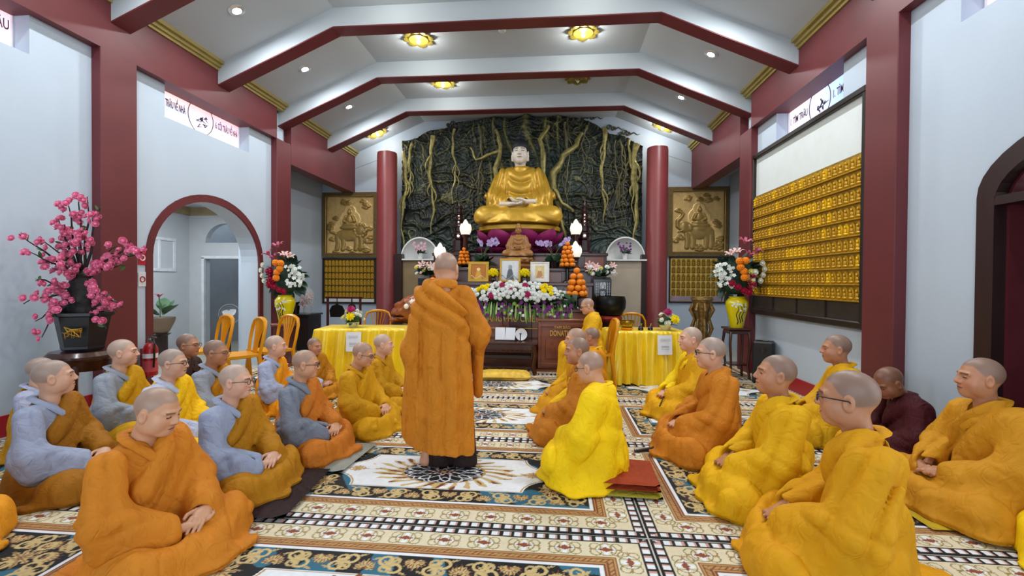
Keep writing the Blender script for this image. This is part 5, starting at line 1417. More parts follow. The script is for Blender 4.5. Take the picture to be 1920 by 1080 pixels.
# ---- black vases with flowers on side cabinets
for x, lab, wr in ((1.60, 'right', True), (-1.34, 'left', False)):
    c = thing('side_cabinet', 'dark side cabinet at the %s end of the altar' % lab, 'cabinet', (x + (.03 if wr else -.04), 7.74, 0), 0, 'side cabinets')
    MB().box((0, 0, .48), (.36, .42, .96), ch=.01).build('body', M_altar2, c)
    for s in (-1, 1): MB().box((s * .085, -.215, .5), (.15, .012, .7), ch=.004).build('door', M_dark, c)
    t = thing('black_vase', 'black square vase of mixed flowers on the %s side cabinet' % lab, 'vase', (x, 7.70, .962))
    o = MB().lathe([(.17, 0), (.19, .06), (.20, .42), (.17, .46)], 4, a0=PI / 4).build('vase', mat('black_glaze', '#0e1014', .2, coat=.5), t)
    if wr:
        w_ = mat('white_glyph', '#d9dde2', .5)
        text_part('glyph', '蘭', w_, t, (0.0, -.142, .31), (PI / 2, 0, 0), .12, .001); text_part('glyph', '香', w_, t, (0.0, -.141, .18), (PI / 2, 0, 0), .10, .001)
        gm = MB()
        for cx_ in (-.105, -.075, .075, .105):
            for i in range(9): gm.box((cx_, -.139 + .0005 * i, .36 - i * .026), (.012, .003, .013))
        gm.build('fine_script', w_, t)
    q = random.Random(int(100 * x))
    for k in range(34):
        p = (q.uniform(-.20, .20), q.uniform(-.12, .1), .50 + q.uniform(0, .14)); nm = q.choice(('wrose', 'plily', 'pch', 'wmum', 'yrose', 'grn'))
        inst(FL[nm].name, FL[nm], t, p, aim((p[0] * 3, -1, .8), q.uniform(0, 6)), q.uniform(.7, 1.0))
    for k in range(14): a = q.uniform(0, 6.28); inst('leaf', LF['dark'], t, (0, 0, .48), aim((math.cos(a), .5 * math.sin(a) - .3, .5), q.uniform(0, 6)), 1.2)

# ---- bronze bowl gong on a stand, wooden fish, bell rack
t = thing('bowl_gong', 'large black bronze bowl gong behind the person on the chair', 'gong', (1.68, 7.22, .0))
MB().lathe([(.20, 0), (.20, .05), (.08, .10), (.08, .62), (.17, .72), (.19, .74)], 20).build('stand', M_altar2, t, True)
MB().lathe([(.16, .74), (.19, .78), (.16, .82)], 20).build('ring_cushion', cloth('#8a2a24'), t, True)
MB().lathe([(.05, .80), (.18, .84), (.235, .94), (.24, 1.05), (.222, 1.12), (.215, 1.12), (.23, 1.05), (.22, .95), (.16, .86), (.0, .83)], 30, caps=False).build('bowl', mat('dark_bronze', '#1a1b1a', .3, .6, var=.2), t, True)
fs = thing('wooden_fish', 'large carved wooden fish drum with white eyes left of the standing person', 'drum', (-1.25, 6.74, .0))
MB().box((0, .0, .31), (.86, .46, .62), ch=.015).build('stand', M_dark2, fs)
def fishf(P):
    d = el(P, (.05, 0, .90), (.36, .27, .24)); d = sm(d, el(P, (-.24, -.02, .84), (.14, .18, .12)), .08)
    d = sm(d, rc(P, (-.10, -.18, 1.02), (-.26, -.16, .98), .05, .03), .04)
    d = smx(d, -el(P, (-.30, -.05, .815), (.22, .34, .016)), .02)
    d = sm(d, el(P, (-.28, -.02, .755), (.13, .16, .05)), .02)
    d = d + .006 * np.sin(P[:, 0] * 60) * np.sin(P[:, 2] * 60 + P[:, 1] * 20)
    return np.maximum(d, .635 - P[:, 2])
co, qd = nets(fishf, (-.5, -.34, .60), (.5, .34, 1.2), .014, .02)
inst('fish_body', np_mesh('fish_body', co, qd, mat('fish_wood', '#8a4418', .35, var=.35, scale=9, coat=.4)), fs)
for (ex, ez) in ((-.07, .965), (.02, 1.03)): MB().ball((ex, -.27, ez), .04, 12, 8).build('eye', mat('fish_eye', '#e6e2d6', .3), fs, True)
br = thing('bell_rack', 'maroon frame with two hanging bronze chimes against the left back wall', 'rack', (-3.28, 8.62, 0))
M_rack = mat('rack_maroon', '#4a171b', .4)
for s in (-1, 1):
    MB().box((s * .33, 0, .51), (.035, .05, 1.02), ch=.005).build('post', M_rack, br); MB().box((s * .33, 0, .02), (.06, .3, .04), ch=.005).build('foot', M_rack, br)
MB().box((0, 0, 1.0), (.74, .04, .035), ch=.005).build('crossbar', M_rack, br)
M_bronze = mat('chime_bronze', '#1e1715', .4, .5, var=.2)
c1 = MB().prism([(-.13, .62), (.13, .62), (.15, .75), (.10, .84), (.03, .86), (0, .90), (-.03, .86), (-.10, .84), (-.15, .75)], -.015, .015, lambda u, v, w: (u - .14, w, v)).build('flat_chime', M_bronze, br)
MB().tube([(-.14, 0, .89), (-.14, 0, .985)], .008, 6).build('hook', M_bronze, c1)
c2 = MB().lathe([(.11, .60), (.10, .64), (.085, .78), (.06, .86), (.02, .88)], 20, (.16, 0, 0)).build('bell', M_bronze, br, True); MB().tube([(.16, 0, .87), (.16, 0, .985)], .012, 6).build('hook', M_bronze, c2)

# ---- tables under yellow satin
M_satin = mat('yellow_satin', '#f8d20e', .28, var=.10, scale=4, spec=.7, sheen=.2)
def satin_table(x, y, rz, w, d, h, seed, label, side):
    t = thing('folding_table', 'folding table hidden under the %s yellow cloth' % side, 'table', (x, y, 0), rz)
    MB().box((0, 0, h - .03), (w - .03, d - .03, .03), ch=.005).build('tabletop', M_chrome, t)
    for sx in (-1, 1):
        for sy in (-1, 1): MB().tube([(sx * (w / 2 - .1), sy * (d / 2 - .08), .01), (sx * (w / 2 - .1), sy * (d / 2 - .08), h - .04)], .014, 8).build('leg', M_chrome, t)
    # cloth: top, rounded edge, pleated skirt
    n_ = 300; per = 2 * (w + d); vs = []; fs = []; r0 = .05
    def edge(u):      # rounded rectangle position and outward normal
        hw, hd = w / 2, d / 2; s = u % per
        if s < w: p, nrm = (-hw + s, -hd), (0, -1)
        elif s < w + d: p, nrm = (hw, -hd + s - w), (1, 0)
        elif s < 2 * w + d: p, nrm = (hw - (s - w - d), hd), (0, 1)
        else: p, nrm = (-hw, hd - (s - 2 * w - d)), (-1, 0)
        k = min(abs(abs(p[0]) - hw) + abs(abs(p[1]) - hd), .08) / .08
        nn = Vector((nrm[0] + (1 - k) * math.copysign(.9, p[0]), nrm[1] + (1 - k) * math.copysign(.9, p[1]))).normalized()
        return Vector(p), nn
    q = random.Random(seed); ph = [q.uniform(0, 6) for _ in range(6)]
    lv = (1.0, .985, .95, .85, .65, .45, .25, .12, .012)
    for j, zf in enumerate(lv):
        for i in range(n_):
            u = per * i / n_; p, nn = edge(u); s = 1 - zf
            f = math.sin(u * 42 + 2.2 * math.sin(u * 6 + ph[0])) + .6 * math.sin(u * 78 + 3 * math.sin(u * 9 + ph[1]) + 2 * s) + .5 * math.sin(u * 23 + ph[2])
            off = (.020 + .035 * s + .05 * s ** 2) + (.0 if j == 0 else f * (.008 + .030 * min(1, s * 2.0)))
            if j == 0: off = -.01
            z = h * zf + (.004 if j == 0 else 0) + (.014 * math.sin(u * 7 + ph[3]) if j == len(lv) - 1 else 0)
            vs.append((p.x + nn.x * off, p.y + nn.y * off, max(z, .004)))
    for j in range(len(lv) - 1):
        for i in range(n_): k = (i + 1) % n_; fs.append((j * n_ + i, j * n_ + k, (j + 1) * n_ + k, (j + 1) * n_ + i))
    fs.append(tuple(range(n_)))
    b = MB().add(vs, fs); o = b.build('tablecloth', M_satin, None, True, 70, loc=(x, y, .002), rot=(0, 0, rz)); tag(o, label, 'tablecloth')
satin_table(-1.78, 6.14, .14, 1.16, .58, .69, 1, 'shiny yellow satin cloth pleated over the left table', 'left')
satin_table(2.05, 6.42, .10, .98, .58, .69, 2, 'shiny yellow satin cloth pleated over the right table', 'right')
M_paper = mat('paper', '#e6eaf0', .7, var=.02); M_pline = mat('paper_line', '#a8adb5', .7)
for (x, y, lab, rz) in ((-1.80, 5.79, 'left', .14), (2.235, 6.075, 'right', .10)):
    t = thing('paper_sheet', 'white printed sheet hanging on the %s yellow tablecloth' % lab, 'paper', (x, y, .66), rz)
    vs = []
    for j in range(8):
        for i in range(5): vs.append((-.095 + .19 * i / 4, -.02 - .012 * math.sin(i) - .01 * j / 7 - .012 * j / 7, -.03 * 0 - .25 * j / 7))
    MB().add(vs, [(j * 5 + i, j * 5 + i + 1, j * 5 + i + 6, j * 5 + i + 5) for j in range(7) for i in range(4)]).build('sheet', M_paper, t, True)
    m_ = MB()
    for z in (-.05, -.07, -.14, -.155, -.18): m_.box((0, -.042 - .03 * (-z), z), (.13 if z > -.1 else .10, .002, .005))
    m_.build('print_lines', M_pline, t)
def table_bouquet(x, y, z, lab, seed):
    t = thing('table_flowers', lab, 'flowers', (x, y, z)); q = random.Random(seed)
    MB().lathe([(.05, 0), (.075, .04), (.085, .07)], 16).build('bowl', M_chrome, t, True)
    MB().ball((0, 0, .11), (.09, .08, .07), 10, 7).build('foliage', mat('leaf_core2', '#31502c', .8, var=.3, scale=30), t, True)
    for k in range(26): a = q.uniform(0, 6.28); inst('leaf', LF['small'], t, (0, 0, .08), aim((math.cos(a), math.sin(a), q.uniform(-.1, 1))), q.uniform(1.2, 1.8))
    for k in range(24):
        a, e_ = q.uniform(0, 6.28), q.uniform(.0, 1.2); d = Vector((math.cos(a) * math.cos(e_), math.sin(a) * math.cos(e_), math.sin(e_))); nm = q.choice(('wmum', 'wrose', 'wrose', 'gyp', 'grn', 'yrose'))
        inst(FL[nm].name, FL[nm], t, Vector((0, 0, .10)) + d * .13, aim(d), .75)
    inst('pink_mum', FL['pmum'], t, (.01, -.08, .235), aim((0, -.6, 1)), 1.3); inst('yellow_mum', FL['ymum'], t, (.02 if seed == 1 else .09, -.12, .15), aim((.1, -1, .5)), 1.3)
table_bouquet(-1.92, 6.02, .699, 'small mixed bouquet with a pink bloom on the left yellow table', 1)
table_bouquet(2.31, 6.33, .699, 'small mixed bouquet with a pink bloom on the right yellow table', 2)
t = thing('singing_bowl', 'golden singing bowl on the right yellow table', 'bowl', (1.79, 6.28, .699))
MB().lathe([(.07, 0), (.085, .02), (.07, .035)], 20).build('ring_cushion', cloth('#d98a10'), t, True)
MB().lathe([(.05, .035), (.085, .05), (.10, .09), (.096, .125), (.092, .125), (.095, .09), (.08, .055), (0, .045)], 26, caps=False).build('bowl', mat('brass', '#a98f2c', .25, .8, var=.2), t, True)
for i, (x, y, lab) in enumerate(((1.97, 6.26, 'dark round hand bell on the right yellow table, beside the singing bowl'), (2.10, 6.28, 'second dark hand bell on the right yellow table, near the bouquet'))):
    t = thing('hand_bell', lab, 'bell', (x, y, .699)); MB().lathe([(.035, 0), (.035, .02), (.025, .05), (.01, .06)], 14).build('bell', M_dish, t, True); MB().tube([(0, 0, .055), (.01, 0, .09)], [.008, .01], 8).build('handle', M_goldleaf, t, True)

# ---- yellow plastic chairs
M_plastic = mat('yellow_plastic', '#dc9608', .35, var=.04, spec=.5)
def plastic_chair():
    t = thing('plastic_chair', '', 'chair', (0, 0, 0), 0, 'yellow plastic chairs')
    b = MB(); vs = []; fs = []
    for j in range(9):
        for i in range(9):
            u, v = -1 + 2 * i / 8, -1 + 2 * j / 8; vs.append((u * .205 * (1 - .08 * (v + 1) / 2 * -1), v * .20, .425 - .018 * (1 - u * u) * (1 - v * v) + (.008 if abs(u) == 1 else 0)))
    fs = [(j * 9 + i, j * 9 + i + 1, j * 9 + i + 10, j * 9 + i + 9) for j in range(8) for i in range(8)]
    k = len(vs); vs += [(x, y, z - .03) for x, y, z in vs]; fs += [tuple(reversed([q + k for q in f])) for f in fs]
    rg = [i for i in range(9)] + [i * 9 + 8 for i in range(1, 9)] + [72 + i for i in range(7, -1, -1)] + [i * 9 for i in range(7, 0, -1)]
    fs += [(a, b_, b_ + k, a + k) for a, b_ in zip(rg, rg[1:] + rg[:1])]
    b.add(vs, fs).build('seat', M_plastic, t, True, 40)
    for sx in (-1, 1):
        MB().tube([(sx * .19, .18, .42), (sx * .225, .215, .0)], [.028, .020], 8).build('leg', M_plastic, t, True)
        MB().tube([(sx * .185, -.18, .42), (sx * .215, -.23, .0)], [.028, .020], 8).build('leg', M_plastic, t, True)
    arch = [(-.185, -.19, .42), (-.205, -.215, .58), (-.205, -.245, .74), (-.165, -.262, .815), (-.08, -.27, .845), (0, -.272, .85), (.08, -.27, .845), (.165, -.262, .815), (.205, -.245, .74), (.205, -.215, .58), (.185, -.19, .42)]
    MB().tube(arch, [.020, .021, .022, .026, .03, .032, .03, .026, .022, .021, .020], 8, flat=.7).build('back_frame', M_plastic, t, True)
    for s in (-2, -1, 0, 1, 2):
        MB().tube([(s * .022, -.195, .42), (s * .026, -.215, .56), (s * .050, -.25, .74), (s * .062, -.262, .835)], [.012, .010, .014, .018], 6, flat=.5).build('back_slat', M_plastic, t, True)
    return t
ch0 = plastic_chair()
for i, (x, y, rz, lab) in enumerate(((-3.66, 5.5, 2.6, 'yellow plastic chair standing alone in the archway'), (-3.0, 5.2, 2.5, 'yellow plastic chair in the middle of three by the archway'), (-2.86, 5.66, 2.7, 'yellow plastic chair beside the maroon column and yellow vase'),
                                     (-1.98, 6.92, 3.3, 'yellow plastic chair behind the left yellow table'), (2.03, 7.0, 3.2, 'yellow plastic chair behind the right yellow table'), (1.34, 6.0, 1.66, 'yellow plastic chair under the robed person by the donation box'))):
    o = ch0 if i == 0 else copy_tree(ch0); o.location = (x, y, .005); o.rotation_euler = (0, 0, rz); o['label'] = lab

# ---- big bouquets in yellow vases
M_vase = mat('yellow_glaze', '#d8c70e', .2, var=.05, coat=.6)
def big_vase(x, y, z, side, seed, flip):
    t = thing('yellow_vase', 'tall yellow glazed vase with a large bouquet, %s side' % side, 'vase', (x, y, z)); q = random.Random(seed)
    v = MB().lathe([(.085, 0), (.09, .02), (.115, .16), (.150, .30), (.148, .36), (.115, .405), (.10, .42), (.115, .435)], 28).build('vase', M_vase, t, True)
    pb = MB()
    for k in range(3):
        a0 = -PI / 2 - .3 + .3 * k; pts = []
        for j in range(8):
            zz = .05 + .25 * j / 7 + .02 * k; rr = np.interp(zz, (0, .02, .16, .30, .36), (.085, .09, .115, .15, .148)) + .002; a = a0 + .12 * math.sin(j * 1.3 + k); pts.append((rr * math.cos(a), rr * math.sin(a), zz))
        pb.tube(pts, [.008 * (1 - .08 * j) for j in range(8)], 5)
    pb.build('painted_branch', mat('painted_branch', '#2b2416', .5), v)
    for k in range(14):
        a = -PI / 2 + q.uniform(-.7, .7); zz = q.uniform(.2, .37); rr = np.interp(zz, (.16, .30, .36, .4), (.117, .152, .15, .12)) + .001
        inst('painted_blossom', FL['gyp'], v, (rr * math.cos(a), rr * math.sin(a), zz), aim((math.cos(a), math.sin(a), 0)), .7)
    s = -1 if flip else 1
    MB().ball((0, .04, .72), (.26, .12, .26), 14, 10).build('foliage_core', mat('bouquet_foliage', '#1f3a2c', .85, var=.35, scale=25, bump=.6, bscale=40), t, True)
    for k in range(46):
        a = q.uniform(0, 2 * PI); R_ = .22; p = (R_ * math.cos(a) * .9, .06, .72 + R_ * math.sin(a)); lm = LF['dark'] if k % 2 else LF['grey']
        inst('leaf', lm, t, p, aim((math.cos(a), q.uniform(-.6, .1), math.sin(a)), q.uniform(-.5, .5)), q.uniform(.7, 1.1))
    for k in range(60):
        p = (s * q.uniform(.10, .33), q.uniform(-.16, -.05), .72 + q.uniform(-.16, .17)); inst('white_filler', FL['gyp'], t, p, aim((p[0], -1, q.uniform(-.3, .6)), q.uniform(0, 6)), q.uniform(.9, 1.4))
    for (dx, dz) in ((-.03, .19), (.05, .185), (.035, .10), (-.01, .045), (-.02, -.04)): inst('orange_pompom', FL['opom'], t, (s * dx, -.20, .74 + dz), (0, 0, q.uniform(0, 6)), .95)
    for k in range(13): p = (-s * q.uniform(.05, .17), -.17, .72 + q.uniform(-.18, .10)); inst('red_rose' if side == 'left' else 'pale_rose', FL['rrose'] if side == 'left' else q.choice((FL['yrose'], FL['wrose'], FL['rrose'])), t, p, aim((p[0], -1, .2), q.uniform(0, 6)), q.uniform(.8, 1.05))
    for (dx, dz) in ((-.27, .16), (-.30, .08), (-.28, .0), (-.25, -.08)): inst('white_rose', FL['wrose'], t, (s * dx, -.13, .74 + dz), aim((s * dx, -1, 0)), .95)
    for (dx, dz, rx) in ((-.20, .30, -.5), (-.06, .42, -.1), (-.12, .24, -.3), (.04, .28, .2), (.10, .26, .5)): inst('pink_lily', FL['lily'] if dx < .03 else FL['plily'], t, (s * dx, -.08, .74 + dz), aim((s * rx, -.45, 1)), 1.0)
    for (dx, dz) in ((-.06, -.17), (.02, -.22), (-.14, -.12), (.09, -.24)): inst('red_gerbera', FL['gerb'], t, (-s * -dx * s, -.18, .74 + dz), aim((dx, -1, -.1)), .9)
big_vase(-3.36, 6.78, .665, 'left', 4, False)
big_vase(3.38, 6.72, .715, 'right', 6, True)
st = thing('vase_stand', 'solid reddish wooden stand under the left yellow vase', 'stand', (-3.36, 6.78, 0))
MB().box((0, 0, .645), (.30, .30, .04), ch=.008).build('top', M_altar, st); MB().box((0, 0, .32), (.24, .24, .62), ch=.01).build('body', mat('stand_red', '#4e1c18', .35, coat=.3), st); MB().box((0, 0, .03), (.30, .30, .06), ch=.01).build('foot', M_altar, st)
st = thing('vase_stand', 'open dark stand with four legs under the right yellow vase', 'stand', (3.38, 6.72, 0))
MB().box((0, 0, .70), (.32, .32, .03), ch=.008).build('top', M_altar2, st); MB().box((0, 0, .655), (.27, .27, .05), ch=.008).build('apron', M_altar2, st)
for sx in (-1, 1):
    for sy in (-1, 1): MB().tube([(sx * .12, sy * .12, .66), (sx * .135, sy * .135, .5), (sx * .11, sy * .11, .2), (sx * .13, sy * .13, .01)], [.022, .018, .016, .02], 8).build('leg', M_altar2, st, True)
MB().box((0, 0, .20), (.24, .24, .02)).build('shelf', M_altar2, st)
sk = thing('loudspeaker', 'black loudspeaker on the floor against the right wall', 'speaker', (3.62, 6.42, .005), -.5)
MB().box((0, 0, .28), (.25, .24, .56), ch=.02).build('cabinet', mat('speaker_black', '#101113', .5), sk); MB().box((0, -.123, .27), (.22, .008, .48), ch=.003).build('grille', mat('speaker_grille', '#18191b', .7, bump=.4, bscale=300), sk)
MB().lathe([(.035, 0), (.03, .006), (.0, .004)], 16).build('tweeter', M_dish, sk, True, loc=(0, -.128, .45), rot=(PI / 2, 0, 0)); MB().box((0, 0, .565), (.12, .03, .015), ch=.005).build('handle', M_dish, sk)
pd = thing('gilded_pedestal', 'carved gilded wooden pedestal below the right golden relief', 'pedestal', (3.46, 8.5, 0))
M_gp = mat('gilt_carving', '#8a6a34', .4, .4, var=.45, scale=22, bump=.8, bscale=35)
MB().lathe([(.20, 0), (.22, .06), (.15, .12), (.11, .30), (.10, .62), (.12, .80), (.17, .92), (.165, 1.0), (.19, 1.04), (.18, 1.09)], 16).build('shaft', M_gp, pd, True)
for i in range(8):
    a = 2 * PI * i / 8; MB().tube([(.15 * math.cos(a), .15 * math.sin(a), .98), (.20 * math.cos(a), .20 * math.sin(a), .86), (.13 * math.cos(a), .13 * math.sin(a), .70), (.18 * math.cos(a), .18 * math.sin(a), .52), (.12 * math.cos(a), .12 * math.sin(a), .35)], [.02, .034, .022, .034, .02], 7).build('scroll', M_gp, pd, True)
# ---- cabinet with wrapped flowers in the left alcove
cb = thing('alcove_cabinet', 'black wooden cabinet in the left alcove', 'cabinet', (-4.06, 8.5, 0))
MB().box((0, 0, .34), (.50, .50, .66), ch=.012).build('body', M_dark2, cb); MB().box((0, 0, .675), (.56, .54, .03), ch=.008).build('top', M_dark2, cb)
for s in (-1, 1): MB().box((s * .12, -.253, .36), (.20, .012, .5), ch=.005).build('door', M_dark, cb)
wf = thing('wrapped_bouquet', 'bouquet wrapped in clear film on the alcove cabinet', 'flowers', (-3.93, 8.45, .69)); q = random.Random(2)
MB().lathe([(.07, 0), (.08, .1), (.15, .28), (.12, .42), (.03, .52)], 18).build('film', mat('clear_film', '#c9cdd2', .15, alpha=.28), wf, True)
for k in range(22): p = (q.uniform(-.09, .09), q.uniform(-.09, .03), .14 + q.uniform(0, .25)); nm = q.choice(('pch', 'wrose', 'plily')); inst(FL[nm].name, FL[nm], wf, p, aim((p[0], -1, .4)), .7)
dp = thing('dark_plant', 'dark potted plant beside the wrapped bouquet on the alcove cabinet', 'plant', (-4.18, 8.45, .69))
MB().lathe([(.07, 0), (.09, .16)], 14).build('pot', M_dark2, dp, True)
for k in range(26): a = q.uniform(0, 6.28); inst('leaf', LF['dark'], dp, (0, 0, .15), aim((math.cos(a), math.sin(a), q.uniform(.1, 1.2))), q.uniform(.7, 1.0))

# ---- blossom tree on a round stand
bt = thing('blossom_tree', 'artificial pink blossom tree in a black gilded pot by the left column', 'plant', (-3.36, 3.70, .70))
M_pot = mat('pot_black', '#1b1c22', .35, var=.1)
MB().lathe([(.145, 0), (.155, .02), (.155, .04), (.20, .30), (.225, .31), (.225, .335), (.19, .335), (.18, .30)], 6, a0=PI / 6, caps=True).build('pot', M_pot, bt)
em = MB(); q = random.Random(4)
for k in range(10): a = q.uniform(0, 6.28); em.tube([(.05 + .03 * math.cos(a), 0, .17 + .02 * math.sin(a)), (.05 + q.uniform(-.07, .07), 0, .17 + q.uniform(-.05, .05)), (.05 + q.uniform(-.08, .08), 0, .16 + q.uniform(-.06, .05))], [.009, .006, .002], 5)
em.build('gilt_emblem', M_goldleaf, bt, True, loc=(.05, -.175, .01), rot=(.17, 0, .52))
M_rock = mat('rockery', '#22201f', .7, var=.3, scale=20, bump=.6, bscale=25)
def rockf(P):
    d = sm(el(P, (.02, 0, .42), (.12, .11, .22)), el(P, (-.13, -.02, .37), (.07, .07, .09)), .05); d = sm(d, rc(P, (0, 0, .5), (-.02, -.02, .72), .07, .04), .08)
    return d + .015 * wob(P, 4, 30) + .01 * wob(P, 5, 55)
co, qd = nets(rockf, (-.26, -.2, .28), (.26, .2, .82), .012, .03); inst('rock', np_mesh('rock', co, qd, M_rock), bt)
M_bark = mat('dark_bark', '#2c2423', .8, var=.3, scale=30); B0 = Vector((-3.36, 3.70, .70))
tips = [(-3.55, 3.36, 1.69), (-3.38, 3.38, 1.65), (-3.45, 3.36, 1.54), (-3.50, 3.36, 1.12), (-3.40, 3.36, 1.32), (-3.38, 3.38, .86), (-3.46, 3.40, .98), (-3.39, 3.60, 2.01), (-3.21, 3.62, 2.03), (-3.29, 3.62, 2.05), (-3.47, 3.60, 1.86), (-3.42, 3.58, 1.66), (-3.11, 3.62, 1.95),
        (-2.74, 3.68, 1.58), (-2.88, 3.70, 1.66), (-2.95, 3.72, 1.44), (-3.02, 3.70, 1.62), (-3.05, 3.72, 1.05), (-3.10, 3.66, .90), (-2.97, 3.70, 1.08), (-3.16, 3.64, 1.27), (-3.10, 3.60, 1.20), (-3.30, 3.50, 1.45), (-3.24, 3.6, 1.75), (-3.33, 3.52, 1.80)]
for ti_, tp in enumerate(tips):
    e_ = Vector(tp) - B0; a0 = Vector((q.uniform(-.04, .04), q.uniform(-.03, .03), .45 + .18 * q.random() + .25 * max(0, (e_.z - .7)))); a0.x *= .7
    if e_.z > 1.0: a0 = Vector((e_.x * .25, e_.y * .25, .72))
    mid = a0.lerp(e_, .5) + Vector((q.uniform(-.05, .05), q.uniform(-.04, .04), q.uniform(.0, .09))); pts = []
    for i in range(9):
        s = i / 8; p = a0.lerp(mid, s).lerp(mid.lerp(e_, s), s); pts.append(p + Vector((.012 * math.sin(9 * s + ti_), 0, .012 * math.cos(11 * s + ti_))))
    o = MB().tube(pts, [.013 * (1 - .75 * i / 8) for i in range(9)], 6).build('branch', M_bark, bt, True)
    for k in range(11):
        s = q.uniform(.28, 1.02); p = a0.lerp(mid, s).lerp(mid.lerp(e_, s), s) + Vector((q.uniform(-.04, .04), q.uniform(-.05, .02), q.uniform(-.035, .035)))
        inst('blossom', FL['blos'], o, p, aim((q.uniform(-.6, .6), -1, q.uniform(-.4, .7)), q.uniform(0, 6)), q.uniform(.75, 1.2))
    for k in range(3): s = q.uniform(.3, 1); p = a0.lerp(mid, s).lerp(mid.lerp(e_, s), s); inst('leaf', LF['small'], o, p, aim((q.uniform(-1, 1), q.uniform(-1, .3), q.uniform(-.4, 1)), q.uniform(0, 6)), .55)
sd = thing('round_stand', 'round dark lacquered stand under the blossom tree', 'stand', (-3.36, 3.70, 0))
MB().lathe([(.235, .62), (.25, .64), (.25, .66), (.22, .695)], 28).build('top', M_altar2, sd, True, 30); MB().lathe([(.20, .53), (.225, .62)], 28, caps=False).build('apron', M_altar2, sd, True)
for i in range(5):
    a = 2 * PI * i / 5 + .3; c_, s_ = math.cos(a), math.sin(a); MB().tube([(.19 * c_, .19 * s_, .58), (.225 * c_, .225 * s_, .45), (.18 * c_, .18 * s_, .18), (.21 * c_, .21 * s_, .03)], [.026, .022, .018, .024], 8).build('leg', M_altar2, sd, True)
MB().lathe([(.20, .0), (.215, .03), (.19, .05)], 28).build('base_ring', M_altar2, sd, True)
# ---- fire extinguisher and wall signs beside the arch
fe = thing('fire_extinguisher', 'red fire extinguisher beside the archway', 'extinguisher', (-3.66, 4.70, .26))
M_fe = mat('extinguisher_red', '#a8141c', .3, coat=.4)
MB().lathe([(.06, 0), (.07, .01), (.07, .30), (.05, .35), (.022, .37)], 22).build('cylinder', M_fe, fe, True, 40)
MB().lathe([(.0712, .20), (.0712, .25)], 22, caps=False).build('label_band', M_paper, fe); MB().lathe([(.0712, .05), (.0712, .17)], 22, caps=False).build('instruction_label', mat('label_pink', '#c9505a', .5), fe)
MB().lathe([(.02, .37), (.025, .40), (.015, .42)], 12).box((.02, 0, .425), (.10, .02, .012)).box((.015, 0, .45), (.09, .02, .01), ry=-.25).build('valve', mat('valve_grey', '#7a7d80', .35, .6), fe)
MB().tube([(.03, 0, .40), (.08, -.03, .36), (.085, -.04, .2), (.078, -.04, .1)], .010, 7).build('hose', M_dish, fe, True); MB().box((-.085, 0, .2), (.03, .05, .2)).build('bracket', M_fe, fe)
for z, col, lab in ((1.57, '#b01c2c', 'red rectangular extinguisher sign beside the archway'), (1.33, '#d9dde2', 'small white notice with red ring beside the archway')):
    t = thing('wall_sign', lab, 'sign', (-3.775, 4.72, z), PI / 2); MB().box((0, 0, 0), (.10, .006, .16), ch=.002).build('panel', mat('sign_' + col[1:], col, .5), t)
    MB().tube([(.03 * math.cos(a), -.005, .0 + .03 * math.sin(a)) for a in np.linspace(0, 2 * PI, 15)], .006, 5, caps=False).build('ring_mark', M_fe if z < 1.5 else M_paper, t)
# ---- things in the side room
lp = thing('potted_lotus', 'artificial lotus plant in a bronze bowl in the side room', 'plant', (-5.50, 6.82, 0)); q = random.Random(9)
MB().lathe([(.09, .46), (.13, .50), (.20, .66), (.21, .72), (.19, .72)], 22).build('bowl', mat('bowl_tan', '#8a7560', .4, var=.1), lp, True); MB().lathe([(.14, 0), (.14, .03), (.10, .06), (.10, .42), (.15, .46)], 8).build('stand', M_dark, lp)
for k in range(9): a = q.uniform(0, 6.28); inst('leaf', leaf_mesh('lotus_leaf', .26, .09, '#4f7350', .35), lp, (.06 * math.cos(a), .05 * math.sin(a), .74 + q.uniform(0, .12)), aim((math.cos(a), math.sin(a) * .6 - .3, q.uniform(.4, 1.4))), q.uniform(.8, 1.1))
MB().tube([(0, 0, .70), (.02, -.02, .90), (.0, -.02, 1.05)], .008, 6).build('stem', mat('stem_green2', '#4b6f43', .6), lp, True); inst('lotus_bud', FL['lily'], lp, (0, -.02, 1.03), (0, 0, 0), .8)
fn = thing('pedestal_fan', 'pedestal fan with white blades in the side room', 'fan', (-4.78, 7.45, 0), .3)
MB().lathe([(.18, 0), (.17, .02), (.02, .04), (.015, .60)], 18).build('base', M_dark2, fn, True)
cg = MB()
for rr in (.17, .13, .09): cg.tube([(rr * math.cos(a), -.06 * (1 - rr / .2), .74 + rr * math.sin(a)) for a in np.linspace(0, 2 * PI, 29)], .004 if rr == .17 else .0018, 5, caps=False)
cg.build('cage', M_chrome, fn, True)
for i in range(3): inst('blade', petal_mesh(.14, .06, .01, None, curl=.1).mesh('blade', mat('fan_blade', '#dfe3e8', .3), True), fn, (0, -.02, .74), Matrix.Rotation(i * 2.09 + .9, 3, 'Y'))
MB().lathe([(.05, 0), (.05, .10), (.02, .12)], 14).build('motor', M_dark2, fn, True, loc=(0, .0, .74), rot=(-PI / 2, 0, 0))
kc = thing('carved_cabinet', 'tall black carved cabinet seen through the side room doorway', 'cabinet', (-4.98, 8.75, 0))
MB().box((0, 0, .42), (.55, .4, .84), ch=.01).build('base', M_dark2, kc)
for s in (-1, 1): MB().lathe([(.05, .84), (.03, .95), (.06, 1.1), (.03, 1.22), (.065, 1.35), (.03, 1.5), (.05, 1.9), (.05, 2.3)], 14, (s * .22, 0, 0)).build('turned_post', M_dark2, kc, True)
MB().box((0, .15, 1.5), (.5, .04, 1.3)).build('back_board', mat('mother_of_pearl', '#8b8d90', .4, var=.5, scale=18), kc); MB().box((0, 0, 2.3), (.6, .4, .08), ch=.01).build('cornice', M_dark2, kc)

